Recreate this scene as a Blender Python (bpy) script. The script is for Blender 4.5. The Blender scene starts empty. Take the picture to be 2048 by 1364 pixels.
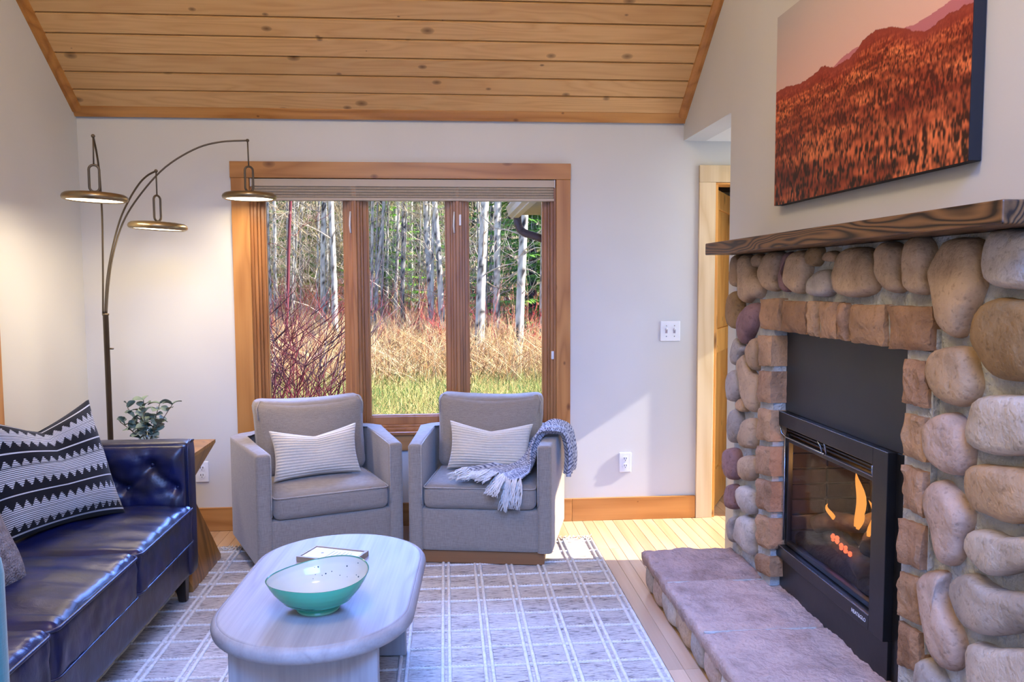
import bpy, bmesh, math, random
import numpy as np
from mathutils import Vector, Matrix, noise as mn

random.seed(7); RNG = np.random.default_rng(7)
SC = bpy.context.scene; COL = SC.collection
PI = math.pi

# ------------------------------------------------------------------ camera
FPX, YAW, PITCH, ROLL, CAMH = 1631.0, .0811, -.072, -.0043, 1.35
fw = Vector((math.sin(YAW)*math.cos(PITCH), math.cos(YAW)*math.cos(PITCH), math.sin(PITCH)))
_r = Vector((math.cos(YAW), -math.sin(YAW), 0)); _u = _r.cross(fw)
rt = _r*math.cos(ROLL)+_u*math.sin(ROLL); up = -_r*math.sin(ROLL)+_u*math.cos(ROLL)
cam = bpy.data.objects.new('camera', bpy.data.cameras.new('camera')); COL.objects.link(cam)
cam.matrix_world = Matrix(((rt.x, up.x, -fw.x, 0), (rt.y, up.y, -fw.y, 0), (rt.z, up.z, -fw.z, CAMH), (0, 0, 0, 1)))
cam.data.sensor_width = 36; cam.data.lens = 36*FPX/2048; cam.data.clip_start = .05; cam.data.clip_end = 400
SC.camera = cam

# ------------------------------------------------------------------ light
SC.view_settings.view_transform = 'Standard'; SC.view_settings.look = 'None'
SC.view_settings.gamma = 1; SC.view_settings.use_curve_mapping = False
SC.view_settings.exposure = .04
SC.cycles.max_bounces = 4; SC.cycles.use_light_tree = False; SC.cycles.diffuse_bounces = 2; SC.cycles.glossy_bounces = 2; SC.cycles.transparent_max_bounces = 6; SC.cycles.caustics_reflective = False; SC.cycles.caustics_refractive = False
W = bpy.data.worlds.new('sky'); SC.world = W; W.use_nodes = True
bg = W.node_tree.nodes['Background']; bg.inputs[0].default_value = (.42, .63, 1, 1); bg.inputs[1].default_value = 1.35
def light(name, kind, loc, energy, color, direction=None, **kw):
    d = bpy.data.lights.new(name, kind); d.energy = energy; d.color = color
    for k, v in kw.items(): setattr(d, k, v)
    o = bpy.data.objects.new(name, d); COL.objects.link(o); o.location = loc
    if direction is not None: o.rotation_euler = Vector(direction).to_track_quat('-Z', 'Y').to_euler()
    return o
light('sun', 'SUN', (8, 10, 12), 15.0, (1, .93, .80), (-.83, .06, -.55), angle=.01)
# daylight of the large window behind the camera, and of the hall's side window
light('window_daylight', 'AREA', (.1, -2.75, 1.45), 36, (.14, .34, 1), (0, .84, -.55), shape='RECTANGLE', size=2.7, size_y=1.9, spread=1.9)
light('low_fill_blue', 'AREA', (.25, -.35, 3.30), 66, (.12, .32, 1), (-.03, .68, -.73), shape='RECTANGLE', size=2.2, size_y=1.3, spread=1.25)  # added blue fill lamp under the closed ceiling, aimed at the low furniture
light('back_window_daylight', 'AREA', (-.5, 7.4, 3.45), 310, (.15, .31, 1), (.05, -.84, -.54), shape='RECTANGLE', size=3.2, size_y=1.5, spread=1.6)
light('hall_window_daylight', 'AREA', (2.42, 4.0, 1.0), 9.5, (.86, .94, 1), (-1, .06, -.05), shape='RECTANGLE', size=.8, size_y=1.3)
# unseen warm fill lamps added to brighten the room; ceiling lamp of the hall
light('room_fill_warm', 'POINT', (-.45, 1.55, 3.25), 80, (1, .87, .60), shadow_soft_size=.28)
light('room_fill_warm_rear', 'POINT', (-.3, -1.0, 2.35), 32, (1, .87, .60), shadow_soft_size=.28)
light('hall_lamp_light', 'AREA', (1.95, 4.05, 2.10), 3.5, (1, .90, .74), (0, .1, -1), shape='DISK', size=.3)

# ------------------------------------------------------------------ pixel -> room helpers
CAMP = Vector((0, 0, CAMH))
def at(x, y, ax, v):
    """the point on the plane ax = v that photo position x, y looks at"""
    d = fw*FPX + rt*(x-1024) - up*(y-682); i = 'XYZ'.index(ax)
    return CAMP + d*((v-CAMP[i])/d[i])

# ------------------------------------------------------------------ object helpers
def link(name, data, mat=None, parent=None):
    o = bpy.data.objects.new(name, data); COL.objects.link(o)
    if mat is not None and hasattr(data, 'materials') and len(data.materials) == 0: data.materials.append(mat)
    if parent is not None: o.parent = parent
    return o
def tag(o, label=None, cat=None, group=None, kind=None):
    if label: o['label'] = label
    if cat: o['category'] = cat
    if group: o['group'] = group
    if kind: o['kind'] = kind
    return o
def thing(name, label, cat, loc=(0, 0, 0), rz=0, group=None):
    o = bpy.data.objects.new(name, None); COL.objects.link(o); o.location = loc; o.rotation_euler = (0, 0, rz)
    o.empty_display_size = .1
    return tag(o, label, cat, group)
def local(parent, *p):
    """room point -> coordinates of a parent placed by location and z rotation"""
    m = Matrix.Translation(parent.location) @ parent.rotation_euler.to_matrix().to_4x4()
    return m.inverted() @ Vector(p)

class B:
    def __init__(s): s.bm = bmesh.new()
    def box(s, x0, x1, y0, y1, z0, z1, M=None):
        vs = [Vector((x, y, z)) for x in (x0, x1) for y in (y0, y1) for z in (z0, z1)]
        if M is not None: vs = [M @ v for v in vs]
        v = [s.bm.verts.new(p) for p in vs]
        for f in ((0, 1, 3, 2), (4, 6, 7, 5), (0, 4, 5, 1), (2, 3, 7, 6), (0, 2, 6, 4), (1, 5, 7, 3)):
            s.bm.faces.new([v[i] for i in f])
        return s
    def bevel(s, r, seg=2):
        bmesh.ops.bevel(s.bm, geom=list(s.bm.edges), offset=r, segments=seg, profile=.5, affect='EDGES', clamp_overlap=True)
        return s
    def tube(s, pts, r, seg=8, closed=False, cap=True):
        pts = [Vector(p) for p in pts]; n = len(pts)
        rs = r if isinstance(r, (list, tuple)) else [r]*n
        t0 = (pts[1]-pts[0]).normalized(); ref = Vector((0, 0, 1)) if abs(t0.z) < .9 else Vector((1, 0, 0))
        a = t0.cross(ref).normalized(); rings = []
        for i, p in enumerate(pts):
            if closed: t = (pts[(i+1) % n]-pts[i-1]).normalized()
            else: t = (pts[min(i+1, n-1)]-pts[max(i-1, 0)]).normalized()
            a = (a-t*a.dot(t)).normalized(); b = t.cross(a)
            rings.append([s.bm.verts.new(p+(a*math.cos(k*2*PI/seg)+b*math.sin(k*2*PI/seg))*rs[i]) for k in range(seg)])
        for i in range(n if closed else n-1):
            A, C = rings[i], rings[(i+1) % n]
            for k in range(seg): s.bm.faces.new((A[k], A[(k+1) % seg], C[(k+1) % seg], C[k]))
        if cap and not closed:
            s.bm.faces.new(rings[0][::-1]); s.bm.faces.new(rings[-1])
        return s
    def lathe(s, prof, seg=32, M=None):
        rings = []
        for r, z in prof:
            rings.append([s.bm.verts.new((max(r, 1e-5)*math.cos(k*2*PI/seg), max(r, 1e-5)*math.sin(k*2*PI/seg), z)) for k in range(seg)])
        for A, C in zip(rings, rings[1:]):
            for k in range(seg): s.bm.faces.new((A[k], A[(k+1) % seg], C[(k+1) % seg], C[k]))
        if M is not None: bmesh.ops.transform(s.bm, matrix=M, verts=[v for r in rings for v in r])
        return s
    def prism(s, poly, f0, f1):
        """poly: list of 2d points; f0, f1 map a 2d point to the two end faces"""
        a = [s.bm.verts.new(f0(p)) for p in poly]; b = [s.bm.verts.new(f1(p)) for p in poly]; n = len(poly)
        s.bm.faces.new(a); s.bm.faces.new(b[::-1])
        for i in range(n): s.bm.faces.new((a[i], b[i], b[(i+1) % n], a[(i+1) % n]))
        return s
    def ball(s, c, r, seg=12):
        bmesh.ops.create_uvsphere(s.bm, u_segments=seg, v_segments=max(6, seg//2), radius=r, matrix=Matrix.Translation(c)); return s
    def mesh(s, name, smooth=False, angle=None):
        bmesh.ops.recalc_face_normals(s.bm, faces=list(s.bm.faces))
        me = bpy.data.meshes.new(name); s.bm.to_mesh(me); s.bm.free()
        if smooth or angle: me.shade_smooth()
        if angle: me.set_sharp_from_angle(angle=math.radians(angle))
        return me
    def build(s, name, mat, parent=None, smooth=False, angle=None):
        return link(name, s.mesh(name, smooth, angle), mat, parent)

def raw_mesh(name, V, F, smooth=True, colors=None):
    me = bpy.data.meshes.new(name); me.from_pydata([tuple(v) for v in V], [], [tuple(map(int, f)) for f in F]); me.update()
    if smooth: me.shade_smooth()
    if colors is not None:
        a = me.color_attributes.new('Col', 'FLOAT_COLOR', 'POINT')
        c = np.ones((len(V), 4), np.float32); c[:, :3] = np.asarray(colors); a.data.foreach_set('color', c.ravel())
    return me
def grid_faces(nu, nv, off=0, flip=False):
    i, j = np.meshgrid(np.arange(nu-1), np.arange(nv-1), indexing='ij'); a = (i*nv+j).ravel()+off
    f = np.stack([a, a+nv, a+nv+1, a+1], 1)
    return f[:, ::-1] if flip else f
def cushion_mesh(name, size, r, n=16, crown=0, front=0, wrinkle=0, seed=0, fn=None):
    """soft box about the origin: rounded edges, puffed faces, small creases"""
    h = Vector(size)/2; bm = bmesh.new(); bmesh.ops.create_cube(bm, size=2)
    bmesh.ops.subdivide_edges(bm, edges=list(bm.edges), cuts=n, use_grid_fill=True)
    for v in bm.verts:
        c = v.co; s = Vector([math.sin(q*PI/2) for q in c])
        p = Vector((s.x*h.x, s.y*h.y, s.z*h.z)); q = Vector([max(-h[i]+r, min(h[i]-r, p[i])) for i in range(3)])
        d = p-q
        p = q+d.normalized()*r if d.length > 1e-6 else p
        if c.z > .99 or c.z < -.99: p.z += (1 if c.z > 0 else -.3)*crown*(1-s.x**2)*(1-s.y**2)
        if abs(c.y) > .99: p.y += math.copysign(front, c.y)*(1-s.x**2)*(1-s.z**2)
        if wrinkle:
            w = mn.noise(Vector((p.x*9+seed, p.y*22, p.z*14)))+.5*mn.noise(Vector((p.x*25, p.y*40+seed, p.z*30)))
            p += s.normalized()*wrinkle*w
        if fn: p = fn(p, s)
        v.co = p
    bmesh.ops.recalc_face_normals(bm, faces=list(bm.faces))
    me = bpy.data.meshes.new(name); bm.to_mesh(me); bm.free(); me.shade_smooth(); return me
def pillow_mesh(name, w, h, t, nu, nv, chop=0, ribs=0, color=None, seed=0, lump=.006):
    u = np.sin(np.linspace(-1, 1, nu)*PI/2*.98)/math.sin(PI/2*.98); v = np.linspace(-1, 1, nv)
    U, V = np.meshgrid(u, v, indexing='ij'); out = []; cols = []
    for sgn in (1, -1):
        X = w/2*U*(1-.09*(1-V**2)*U**2); Z = h/2*V*(1-.09*(1-U**2)*V**2)
        Z = Z-chop*np.clip(1-np.abs(U)/.95, 0, 1)*((V+1)/2)**2
        T = t/2*(np.clip(1-np.abs(U)**3.2, 0, 1)*np.clip(1-np.abs(V)**3.2, 0, 1))**.55
        T = T-chop*.35*np.exp(-(U/.3)**2)*np.clip(V, 0, 1)
        T = np.maximum(T, 0)
        if ribs: T = T+.0045*np.abs(np.sin(PI*ribs*(V+1)/2))*np.clip(T/(t*.12), 0, 1)
        T = T+lump*np.sin(U*5+seed)*np.cos(V*4+seed*2)*np.clip(T/(t*.3), 0, 1)
        out.append(np.stack([X.ravel(), -sgn*T.ravel(), Z.ravel()], 1))
        cols.append(color(U, V) if color is not None else np.ones((nu*nv, 3)))
    F = np.concatenate([grid_faces(nu, nv), grid_faces(nu, nv, nu*nv, True)])
    return raw_mesh(name, np.concatenate(out), F, True, np.concatenate(cols))
def copy_part(o, parent, loc=None):
    c = o.copy(); COL.objects.link(c); c.parent = parent
    if loc is not None: c.location = loc
    return c

# ------------------------------------------------------------------ materials
def srgb(r, g, b):
    f = lambda c: (c/255/12.92) if c <= 10 else ((c/255+.055)/1.055)**2.4
    return (f(r), f(g), f(b), 1)
def new(name, base=(.8, .8, .8, 1), rough=.6, metal=0, spec=.5):
    m = bpy.data.materials.new(name); m.use_nodes = True; nt = m.node_tree; b = nt.nodes['Principled BSDF']
    b.inputs['Base Color'].default_value = base; b.inputs['Roughness'].default_value = rough
    b.inputs['Metallic'].default_value = metal; b.inputs['Specular IOR Level'].default_value = spec
    return m, nt, b
def nd(nt, kind, ins=None, **props):
    n = nt.nodes.new(kind)
    for k, v in props.items(): setattr(n, k, v)
    for k, v in (ins or {}).items():
        if isinstance(v, bpy.types.NodeSocket): nt.links.new(v, n.inputs[k])
        else: n.inputs[k].default_value = v
    return n
def math_(nt, op, a, b=0., c=0., clamp=False):
    n = nt.nodes.new('ShaderNodeMath'); n.operation = op; n.use_clamp = clamp
    for i, v in enumerate((a, b, c)):
        if isinstance(v, bpy.types.NodeSocket): nt.links.new(v, n.inputs[i])
        else: n.inputs[i].default_value = v
    return n.outputs[0]
def mixc(nt, f, a, b, mode='MIX'):
    n = nt.nodes.new('ShaderNodeMix'); n.data_type = 'RGBA'; n.blend_type = mode
    for i, v in ((0, f), (6, a), (7, b)):
        if isinstance(v, bpy.types.NodeSocket): nt.links.new(v, n.inputs[i])
        else: n.inputs[i].default_value = v
    return n.outputs[2]
def ramp(nt, fac, stops):
    n = nt.nodes.new('ShaderNodeValToRGB'); nt.links.new(fac, n.inputs[0]); e = n.color_ramp.elements
    while len(e) < len(stops): e.new(.5)
    for x, (p, c) in zip(e, stops): x.position = p; x.color = c
    return n.outputs[0]
def coords(nt, scale=(1, 1, 1), rand=True):
    tc = nt.nodes.new('ShaderNodeTexCoord'); v = tc.outputs['Object']
    if rand:
        oi = nt.nodes.new('ShaderNodeObjectInfo')
        cx = nd(nt, 'ShaderNodeCombineXYZ', {0: math_(nt, 'MULTIPLY', oi.outputs['Random'], 37.), 1: math_(nt, 'MULTIPLY', oi.outputs['Random'], 91.), 2: math_(nt, 'MULTIPLY', oi.outputs['Random'], 53.)})
        v = nd(nt, 'ShaderNodeVectorMath', {0: v, 1: cx.outputs[0]}, operation='ADD').outputs[0]
    if tuple(scale) != (1, 1, 1): v = nd(nt, 'ShaderNodeMapping', {0: v, 3: scale}).outputs[0]
    return v
def bump(nt, b, h, strength=.3, dist=.01):
    n = nd(nt, 'ShaderNodeBump', {'Height': h, 'Strength': strength, 'Distance': dist}); nt.links.new(n.outputs[0], b.inputs['Normal'])
def wood(name, light_c, dark_c, grain=0, across=1, rings=9, rough=.42, knots=0., knot_c=None, vary=.16, ringmix=.55, streak=.35, coarse=5., coat=0.):
    m, nt, b = new(name, light_c, rough)
    sc = [coarse]*3; sc[grain] = coarse*.11
    base = coords(nt)
    v1 = nd(nt, 'ShaderNodeMapping', {0: base, 3: sc}).outputs[0]
    n1 = nd(nt, 'ShaderNodeTexNoise', {'Vector': v1, 'Scale': 1., 'Detail': 2., 'Distortion': .35})
    rg = math_(nt, 'MULTIPLY', math_(nt, 'PINGPONG', math_(nt, 'MULTIPLY', n1.outputs[0], float(rings)), .5), 2.)
    sc2 = [130.]*3; sc2[grain] = 3.
    n2 = nd(nt, 'ShaderNodeTexNoise', {'Vector': nd(nt, 'ShaderNodeMapping', {0: base, 3: sc2}).outputs[0], 'Scale': 1., 'Detail': 3.})
    f = math_(nt, 'ADD', math_(nt, 'MULTIPLY', math_(nt, 'POWER', rg, 1.6), ringmix), math_(nt, 'MULTIPLY', n2.outputs[0], streak), clamp=True)
    c = ramp(nt, f, [(.08, light_c), (.95, dark_c)])
    oi = nt.nodes.new('ShaderNodeObjectInfo')
    br = math_(nt, 'ADD', math_(nt, 'MULTIPLY', oi.outputs['Random'], vary), 1-vary/2)
    c = mixc(nt, 1., c, nd(nt, 'ShaderNodeCombineColor', {0: br, 1: br, 2: br}).outputs[0], 'MULTIPLY')
    if knots:
        sp = nd(nt, 'ShaderNodeSeparateXYZ', {0: base})
        cv = nd(nt, 'ShaderNodeCombineXYZ', {0: math_(nt, 'MULTIPLY', sp.outputs[grain], knots*.62), 1: math_(nt, 'MULTIPLY', sp.outputs[across], knots)})
        vo = nd(nt, 'ShaderNodeTexVoronoi', {'Vector': cv.outputs[0], 'Scale': 1.}, voronoi_dimensions='2D')
        sepc = nd(nt, 'ShaderNodeSeparateColor', {0: vo.outputs['Color']})
        rad = math_(nt, 'MULTIPLY', math_(nt, 'POWER', sepc.outputs[0], 1.4), .11)
        k = math_(nt, 'SUBTRACT', 1., math_(nt, 'DIVIDE', vo.outputs['Distance'], math_(nt, 'ADD', rad, .012)), clamp=True)
        k = math_(nt, 'MULTIPLY', math_(nt, 'POWER', k, .6), .85)
        c = mixc(nt, k, c, knot_c or srgb(80, 45, 18))
    nt.links.new(c, b.inputs['Base Color'])
    if coat: b.inputs['Coat Weight'].default_value = coat; b.inputs['Coat Roughness'].default_value = .2
    bump(nt, b, f, .12, .004)
    return m
def noisy(name, c1, c2, scale=8., rough=.7, bstr=.2, detail=4., metal=0, spec=.5, bscale=None, bdist=.01, stretch=(1, 1, 1)):
    m, nt, b = new(name, c1, rough, metal, spec); v = coords(nt, stretch)
    n = nd(nt, 'ShaderNodeTexNoise', {'Vector': v, 'Scale': scale, 'Detail': detail})
    nt.links.new(ramp(nt, n.outputs[0], [(.3, c1), (.7, c2)]), b.inputs['Base Color'])
    if bstr:
        n2 = nd(nt, 'ShaderNodeTexNoise', {'Vector': v, 'Scale': bscale or scale*3, 'Detail': 4.}); bump(nt, b, n2.outputs[0], bstr, bdist)
    return m
def fabric(name, c, c2, scale=260., rough=.9, sheen=.3, attr=False, bstr=.35):
    m, nt, b = new(name, c, rough, 0, .2); v = coords(nt, rand=False)
    a = nd(nt, 'ShaderNodeTexNoise', {'Vector': nd(nt, 'ShaderNodeMapping', {0: v, 3: (scale*2, scale*2, scale*.14)}).outputs[0], 'Scale': 1., 'Detail': 1.})
    d = nd(nt, 'ShaderNodeTexNoise', {'Vector': nd(nt, 'ShaderNodeMapping', {0: v, 3: (scale*.14, scale*.14, scale*2)}).outputs[0], 'Scale': 1., 'Detail': 1.})
    f = math_(nt, 'MULTIPLY', math_(nt, 'ADD', a.outputs[0], d.outputs[0]), .5)
    if attr:
        at_ = nd(nt, 'ShaderNodeAttribute', attribute_name='Col')
        col = mixc(nt, math_(nt, 'MULTIPLY', f, .35), at_.outputs[0], (0, 0, 0, 1))
    else: col = ramp(nt, f, [(.3, c2), (.7, c)])
    nt.links.new(col, b.inputs['Base Color'])
    b.inputs['Sheen Weight'].default_value = sheen; bump(nt, b, f, bstr, .002)
    return m
def attr_mat(name, rough=.7, spec=.4, metal=0, bscale=0, bstr=.2, trans=0):
    m, nt, b = new(name, (.5, .5, .5, 1), rough, metal, spec)
    a = nd(nt, 'ShaderNodeAttribute', attribute_name='Col'); nt.links.new(a.outputs[0], b.inputs['Base Color'])
    if bscale:
        n = nd(nt, 'ShaderNodeTexNoise', {'Vector': coords(nt, rand=False), 'Scale': bscale, 'Detail': 3.}); bump(nt, b, n.outputs[0], bstr, .004)
    return m
def emit(name, c, s):
    m = bpy.data.materials.new(name); m.use_nodes = True; nt = m.node_tree; nt.nodes.clear()
    e = nd(nt, 'ShaderNodeEmission', {0: c, 1: s}); o = nt.nodes.new('ShaderNodeOutputMaterial'); nt.links.new(e.outputs[0], o.inputs[0]); return m
def pane(name, tint=(1, 1, 1, 1), r0=.03, edge=.5):
    m = bpy.data.materials.new(name); m.use_nodes = True; nt = m.node_tree; nt.nodes.clear()
    t = nd(nt, 'ShaderNodeBsdfTransparent', {0: tint}); g = nd(nt, 'ShaderNodeBsdfGlossy', {'Roughness': 0.})
    lw = nd(nt, 'ShaderNodeLayerWeight', {0: .5}); f = math_(nt, 'ADD', math_(nt, 'MULTIPLY', math_(nt, 'POWER', lw.outputs['Facing'], 5.), edge), r0)
    mx = nd(nt, 'ShaderNodeMixShader', {0: f, 1: t.outputs[0], 2: g.outputs[0]})
    o = nt.nodes.new('ShaderNodeOutputMaterial'); nt.links.new(mx.outputs[0], o.inputs[0]); return m

PAINT = noisy('wall_paint', srgb(216, 214, 209), srgb(211, 209, 204), 2.5, .62, 0, 1.)
CEILW = noisy('ceiling_paint', srgb(240, 238, 232), srgb(236, 234, 228), 3, .7, 0, 1.)
PINE_C = wood('ceiling_pine', srgb(232, 184, 122), srgb(196, 138, 76), 0, 1, 10, .35, 4.6, srgb(88, 54, 24), .22, .32, .4, 8)
PINE_X = wood('trim_pine_x', srgb(196, 140, 78), srgb(154, 98, 44), 0, 2, 7, .35, 5.0, srgb(90, 48, 18), .12)
PINE_Z = wood('trim_pine_z', srgb(196, 140, 78), srgb(154, 98, 44), 2, 0, 7, .35, 5.0, srgb(90, 48, 18), .12)
PINE_Y = wood('trim_pine_y', srgb(198, 134, 64), srgb(150, 90, 34), 1, 0, 7, .35, 0)
SASH = wood('sash_pine', srgb(182, 124, 70), srgb(138, 86, 42), 2, 0, 7, .3, 0)
SASHX = wood('sash_pine_x', srgb(182, 124, 70), srgb(138, 86, 42), 0, 2, 7, .3, 0)
CLEAR = wood('door_casing_pine', srgb(228, 206, 172), srgb(204, 174, 130), 2, 0, 6, .4, 0)
DOORW = wood('door_pine', srgb(226, 165, 88), srgb(196, 124, 52), 2, 0, 7, .35, 4.0)
MAPLE = wood('maple_floor', srgb(216, 178, 142), srgb(184, 138, 98), 1, 0, 4, .22, 0, None, .30, .40, .25, 4, coat=.3)
MANTEL = wood('mantel_wood', srgb(136, 96, 56), srgb(34, 20, 10), 1, 2, 26, .45, 2.2, srgb(18, 10, 5), .1, .95, .35, 8)
WALNUT = wood('side_table_wood', srgb(178, 122, 60), srgb(92, 54, 20), 2, 0, 9, .3, 0)
PLINTH = wood('plinth_wood', srgb(150, 100, 56), srgb(112, 72, 40), 0, 2, 6, .5)
WASH = wood('washed_wood', srgb(174, 167, 163), srgb(136, 129, 126), 1, 0, 6, .55, 0, None, .04, .35, .55, 7)
WASHZ = wood('washed_wood_z', srgb(176, 169, 165), srgb(138, 131, 128), 2, 0, 6, .5, 0, None, .04, .35, .55, 7)
LINEN = fabric('linen', srgb(158, 144, 128), srgb(130, 117, 103))
PIPE = fabric('linen_piping', srgb(182, 168, 152), srgb(150, 138, 124))
IVORY = fabric('ivory_rib', srgb(226, 212, 190), srgb(204, 188, 164))
PATTERN = fabric('pattern_cloth', srgb(200, 200, 200), srgb(180, 180, 180), attr=True, sheen=.1)
FRINGE = noisy('fringe_yarn', srgb(232, 224, 214), srgb(208, 198, 188), 60, .9, .3)
GREYFUR = noisy('woolly_cloth', srgb(172, 160, 156), srgb(120, 108, 106), 45, .95, .8, bscale=160, bdist=.02)
BRONZE = noisy('bronze_metal', srgb(104, 92, 74), srgb(84, 74, 60), 6, .40, 0, metal=.6)
BRASS = noisy('lamp_disc_metal', srgb(158, 138, 102), srgb(132, 114, 84), 4, .3, 0, metal=.8)
DIFF = emit('lamp_diffuser', (1, .86, .64, 1), 6.0)
BLACKM = noisy('black_steel', srgb(44, 44, 46), srgb(36, 36, 38), 6, .34, .05, metal=.35)
BLACKG = noisy('black_panel', srgb(56, 58, 58), srgb(46, 48, 50), 3, .42, .05, metal=.2)
DARK = new('black_rubber', srgb(16, 16, 18), .5)[0]
EDGE = new('bright_edge', srgb(150, 160, 175), .25, .9)[0]
WHITE = new('white_plastic', srgb(236, 236, 238), .35)[0]
CHROME = new('chrome', srgb(190, 190, 190), .2, 1)[0]
MORTAR = noisy('mortar', srgb(200, 198, 190), srgb(178, 176, 168), 14, .9, .8, bscale=60, bdist=.02)
BRICKM = noisy('firebrick', srgb(84, 70, 66), srgb(58, 48, 46), 12, .9, .4)
LOGM = noisy('ceramic_log', srgb(120, 100, 84), srgb(52, 42, 38), 9, .9, .8, bscale=30)
ASH = noisy('ash_bed', srgb(60, 54, 52), srgb(30, 28, 28), 30, .95, .8)
FLAME = emit('flame', (1, .34, .06, 1), 1.45); EMBER = emit('ember', (1, .13, .05, 1), 2.4)
GLASS = pane('window_glass', (1, 1, 1, 1), .004, .3); FGLASS = pane('fireplace_glass', (.86, .88, .92, 1), .012, .4)
BLINDM = fabric('blind_fabric', srgb(176, 162, 142), srgb(158, 144, 126), 150); BLINDR = new('blind_rail', srgb(190, 174, 152), .45)[0]
SCREENF = new('screen_frame', srgb(150, 148, 128), .5)[0]
CERAM = attr_mat('glazed_ceramic', .12, .6); PRINT = attr_mat('canvas_print', .55, .3, 0, 500, .1)
LEAFM = noisy('eucalyptus_leaf', srgb(128, 146, 128), srgb(88, 108, 92), 8, .55, .1); STEMM = new('stem', srgb(96, 80, 62), .7)[0]
TEAL = fabric('teal_velvet', srgb(20, 128, 132), srgb(10, 104, 110), 200, .8, .6)
DARKLEG = new('dark_wood_leg', srgb(44, 32, 24), .4)[0]
PAPER = new('paper', srgb(232, 224, 216), .7)[0]; INK = new('ink', srgb(150, 140, 150), .7)[0]
FRAMEB = wood('print_frame_wood', srgb(168, 140, 110), srgb(128, 102, 76), 0, 1, 5)
def stone_mat(name, sp, bs):
    m, nt, b = new(name, (.4, .3, .2, 1), .82, 0, .25); v = coords(nt)
    oi = nt.nodes.new('ShaderNodeObjectInfo')
    n1 = nd(nt, 'ShaderNodeTexNoise', {'Vector': v, 'Scale': 7., 'Detail': 5., 'Roughness': .6})
    n2 = nd(nt, 'ShaderNodeTexNoise', {'Vector': v, 'Scale': 70., 'Detail': 3.})
    f = ramp(nt, n1.outputs[0], [(.25, (.58, .55, .52, 1)), (.5, (1, 1, 1, 1)), (.78, (1.28, 1.25, 1.2, 1))])
    c = mixc(nt, 1., oi.outputs['Color'], f, 'MULTIPLY')
    sk = ramp(nt, n2.outputs[0], [(.30, (.5, .48, .46, 1)), (.42, (1, 1, 1, 1))])
    c = mixc(nt, sp, c, sk, 'MULTIPLY'); nt.links.new(c, b.inputs['Base Color'])
    h = math_(nt, 'ADD', n1.outputs[0], math_(nt, 'MULTIPLY', n2.outputs[0], .25)); bump(nt, b, h, bs, .03)
    return m
STONE = stone_mat('river_stone', .5, .5); CUT = stone_mat('cut_stone', .4, .8); SLAB = stone_mat('hearth_slab_stone', .35, 1.)
def leather_mat():
    m, nt, b = new('leather', srgb(30, 26, 30), .3, 0, .5); v = coords(nt, rand=False)
    n = nd(nt, 'ShaderNodeTexNoise', {'Vector': v, 'Scale': 9., 'Detail': 4.})
    w = nd(nt, 'ShaderNodeTexNoise', {'Vector': nd(nt, 'ShaderNodeMapping', {0: v, 3: (9, 16, 9)}).outputs[0], 'Scale': 1., 'Detail': 4., 'Distortion': .8})
    g = nd(nt, 'ShaderNodeTexVoronoi', {'Vector': v, 'Scale': 420.})
    nt.links.new(ramp(nt, n.outputs[0], [(.32, srgb(10, 22, 74)), (.72, srgb(32, 28, 36))]), b.inputs['Base Color'])
    nt.links.new(ramp(nt, n.outputs[0], [(.3, (.30,)*3+(1,)), (.7, (.44,)*3+(1,))]), b.inputs['Roughness'])
    h = math_(nt, 'ADD', math_(nt, 'MULTIPLY', w.outputs[0], 1.), math_(nt, 'MULTIPLY', g.outputs[0], .05)); bump(nt, b, h, .16, .02)
    b.inputs['Coat Weight'].default_value = .12; b.inputs['Coat Roughness'].default_value = .3
    return m
LEATHER = leather_mat()
def rug_mat():
    m, nt, b = new('rug_weave', srgb(180, 168, 156), .95, 0, .1); v = coords(nt, rand=False)
    a = nd(nt, 'ShaderNodeTexNoise', {'Vector': nd(nt, 'ShaderNodeMapping', {0: v, 3: (22, 230, 1)}).outputs[0], 'Scale': 1., 'Detail': 3., 'Roughness': .7})
    d = nd(nt, 'ShaderNodeTexNoise', {'Vector': nd(nt, 'ShaderNodeMapping', {0: v, 3: (3, 14, 1)}).outputs[0], 'Scale': 1., 'Detail': 2.})
    f = math_(nt, 'ADD', a.outputs[0], math_(nt, 'MULTIPLY', math_(nt, 'SUBTRACT', d.outputs[0], .5), .25))
    nt.links.new(ramp(nt, f, [(.36, srgb(84, 76, 74)), (.45, srgb(190, 176, 164)), (.62, srgb(216, 204, 190))]), b.inputs['Base Color'])
    bump(nt, b, a.outputs[0], .7, .006); return m
RUGM = rug_mat()
def floor_mat():
    m, nt, b = new('floor_boards', srgb(214, 172, 120), .25); tc = nt.nodes.new('ShaderNodeTexCoord')
    br = nd(nt, 'ShaderNodeTexBrick', {'Vector': nd(nt, 'ShaderNodeMapping', {0: tc.outputs['Object'], 2: (0, 0, PI/2)}).outputs[0], 'Color1': srgb(222, 182, 130), 'Color2': srgb(202, 156, 102), 'Mortar': srgb(120, 84, 50), 'Scale': 1., 'Mortar Size': .0012, 'Brick Width': .8, 'Row Height': .0572})
    nt.links.new(br.outputs[0], b.inputs['Base Color']); return m
FLOORM = floor_mat()

# ================================================================== THE ROOM
XL, XR, D, ZC, MS = -1.91, 1.326, 4.5, 2.246, .7377
CL = math.hypot(1, MS); Sd = Vector((0, -1/CL, MS/CL)); Nd = Vector((0, -MS/CL, -1/CL)); C0 = Vector((0, D, ZC))
RIDGE_Y = 1.8; RIDGE_Z = ZC+MS*(D-RIDGE_Y); YF = -2.6; ZF = 2.7
def struct(o): o['kind'] = 'structure'; return o

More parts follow.
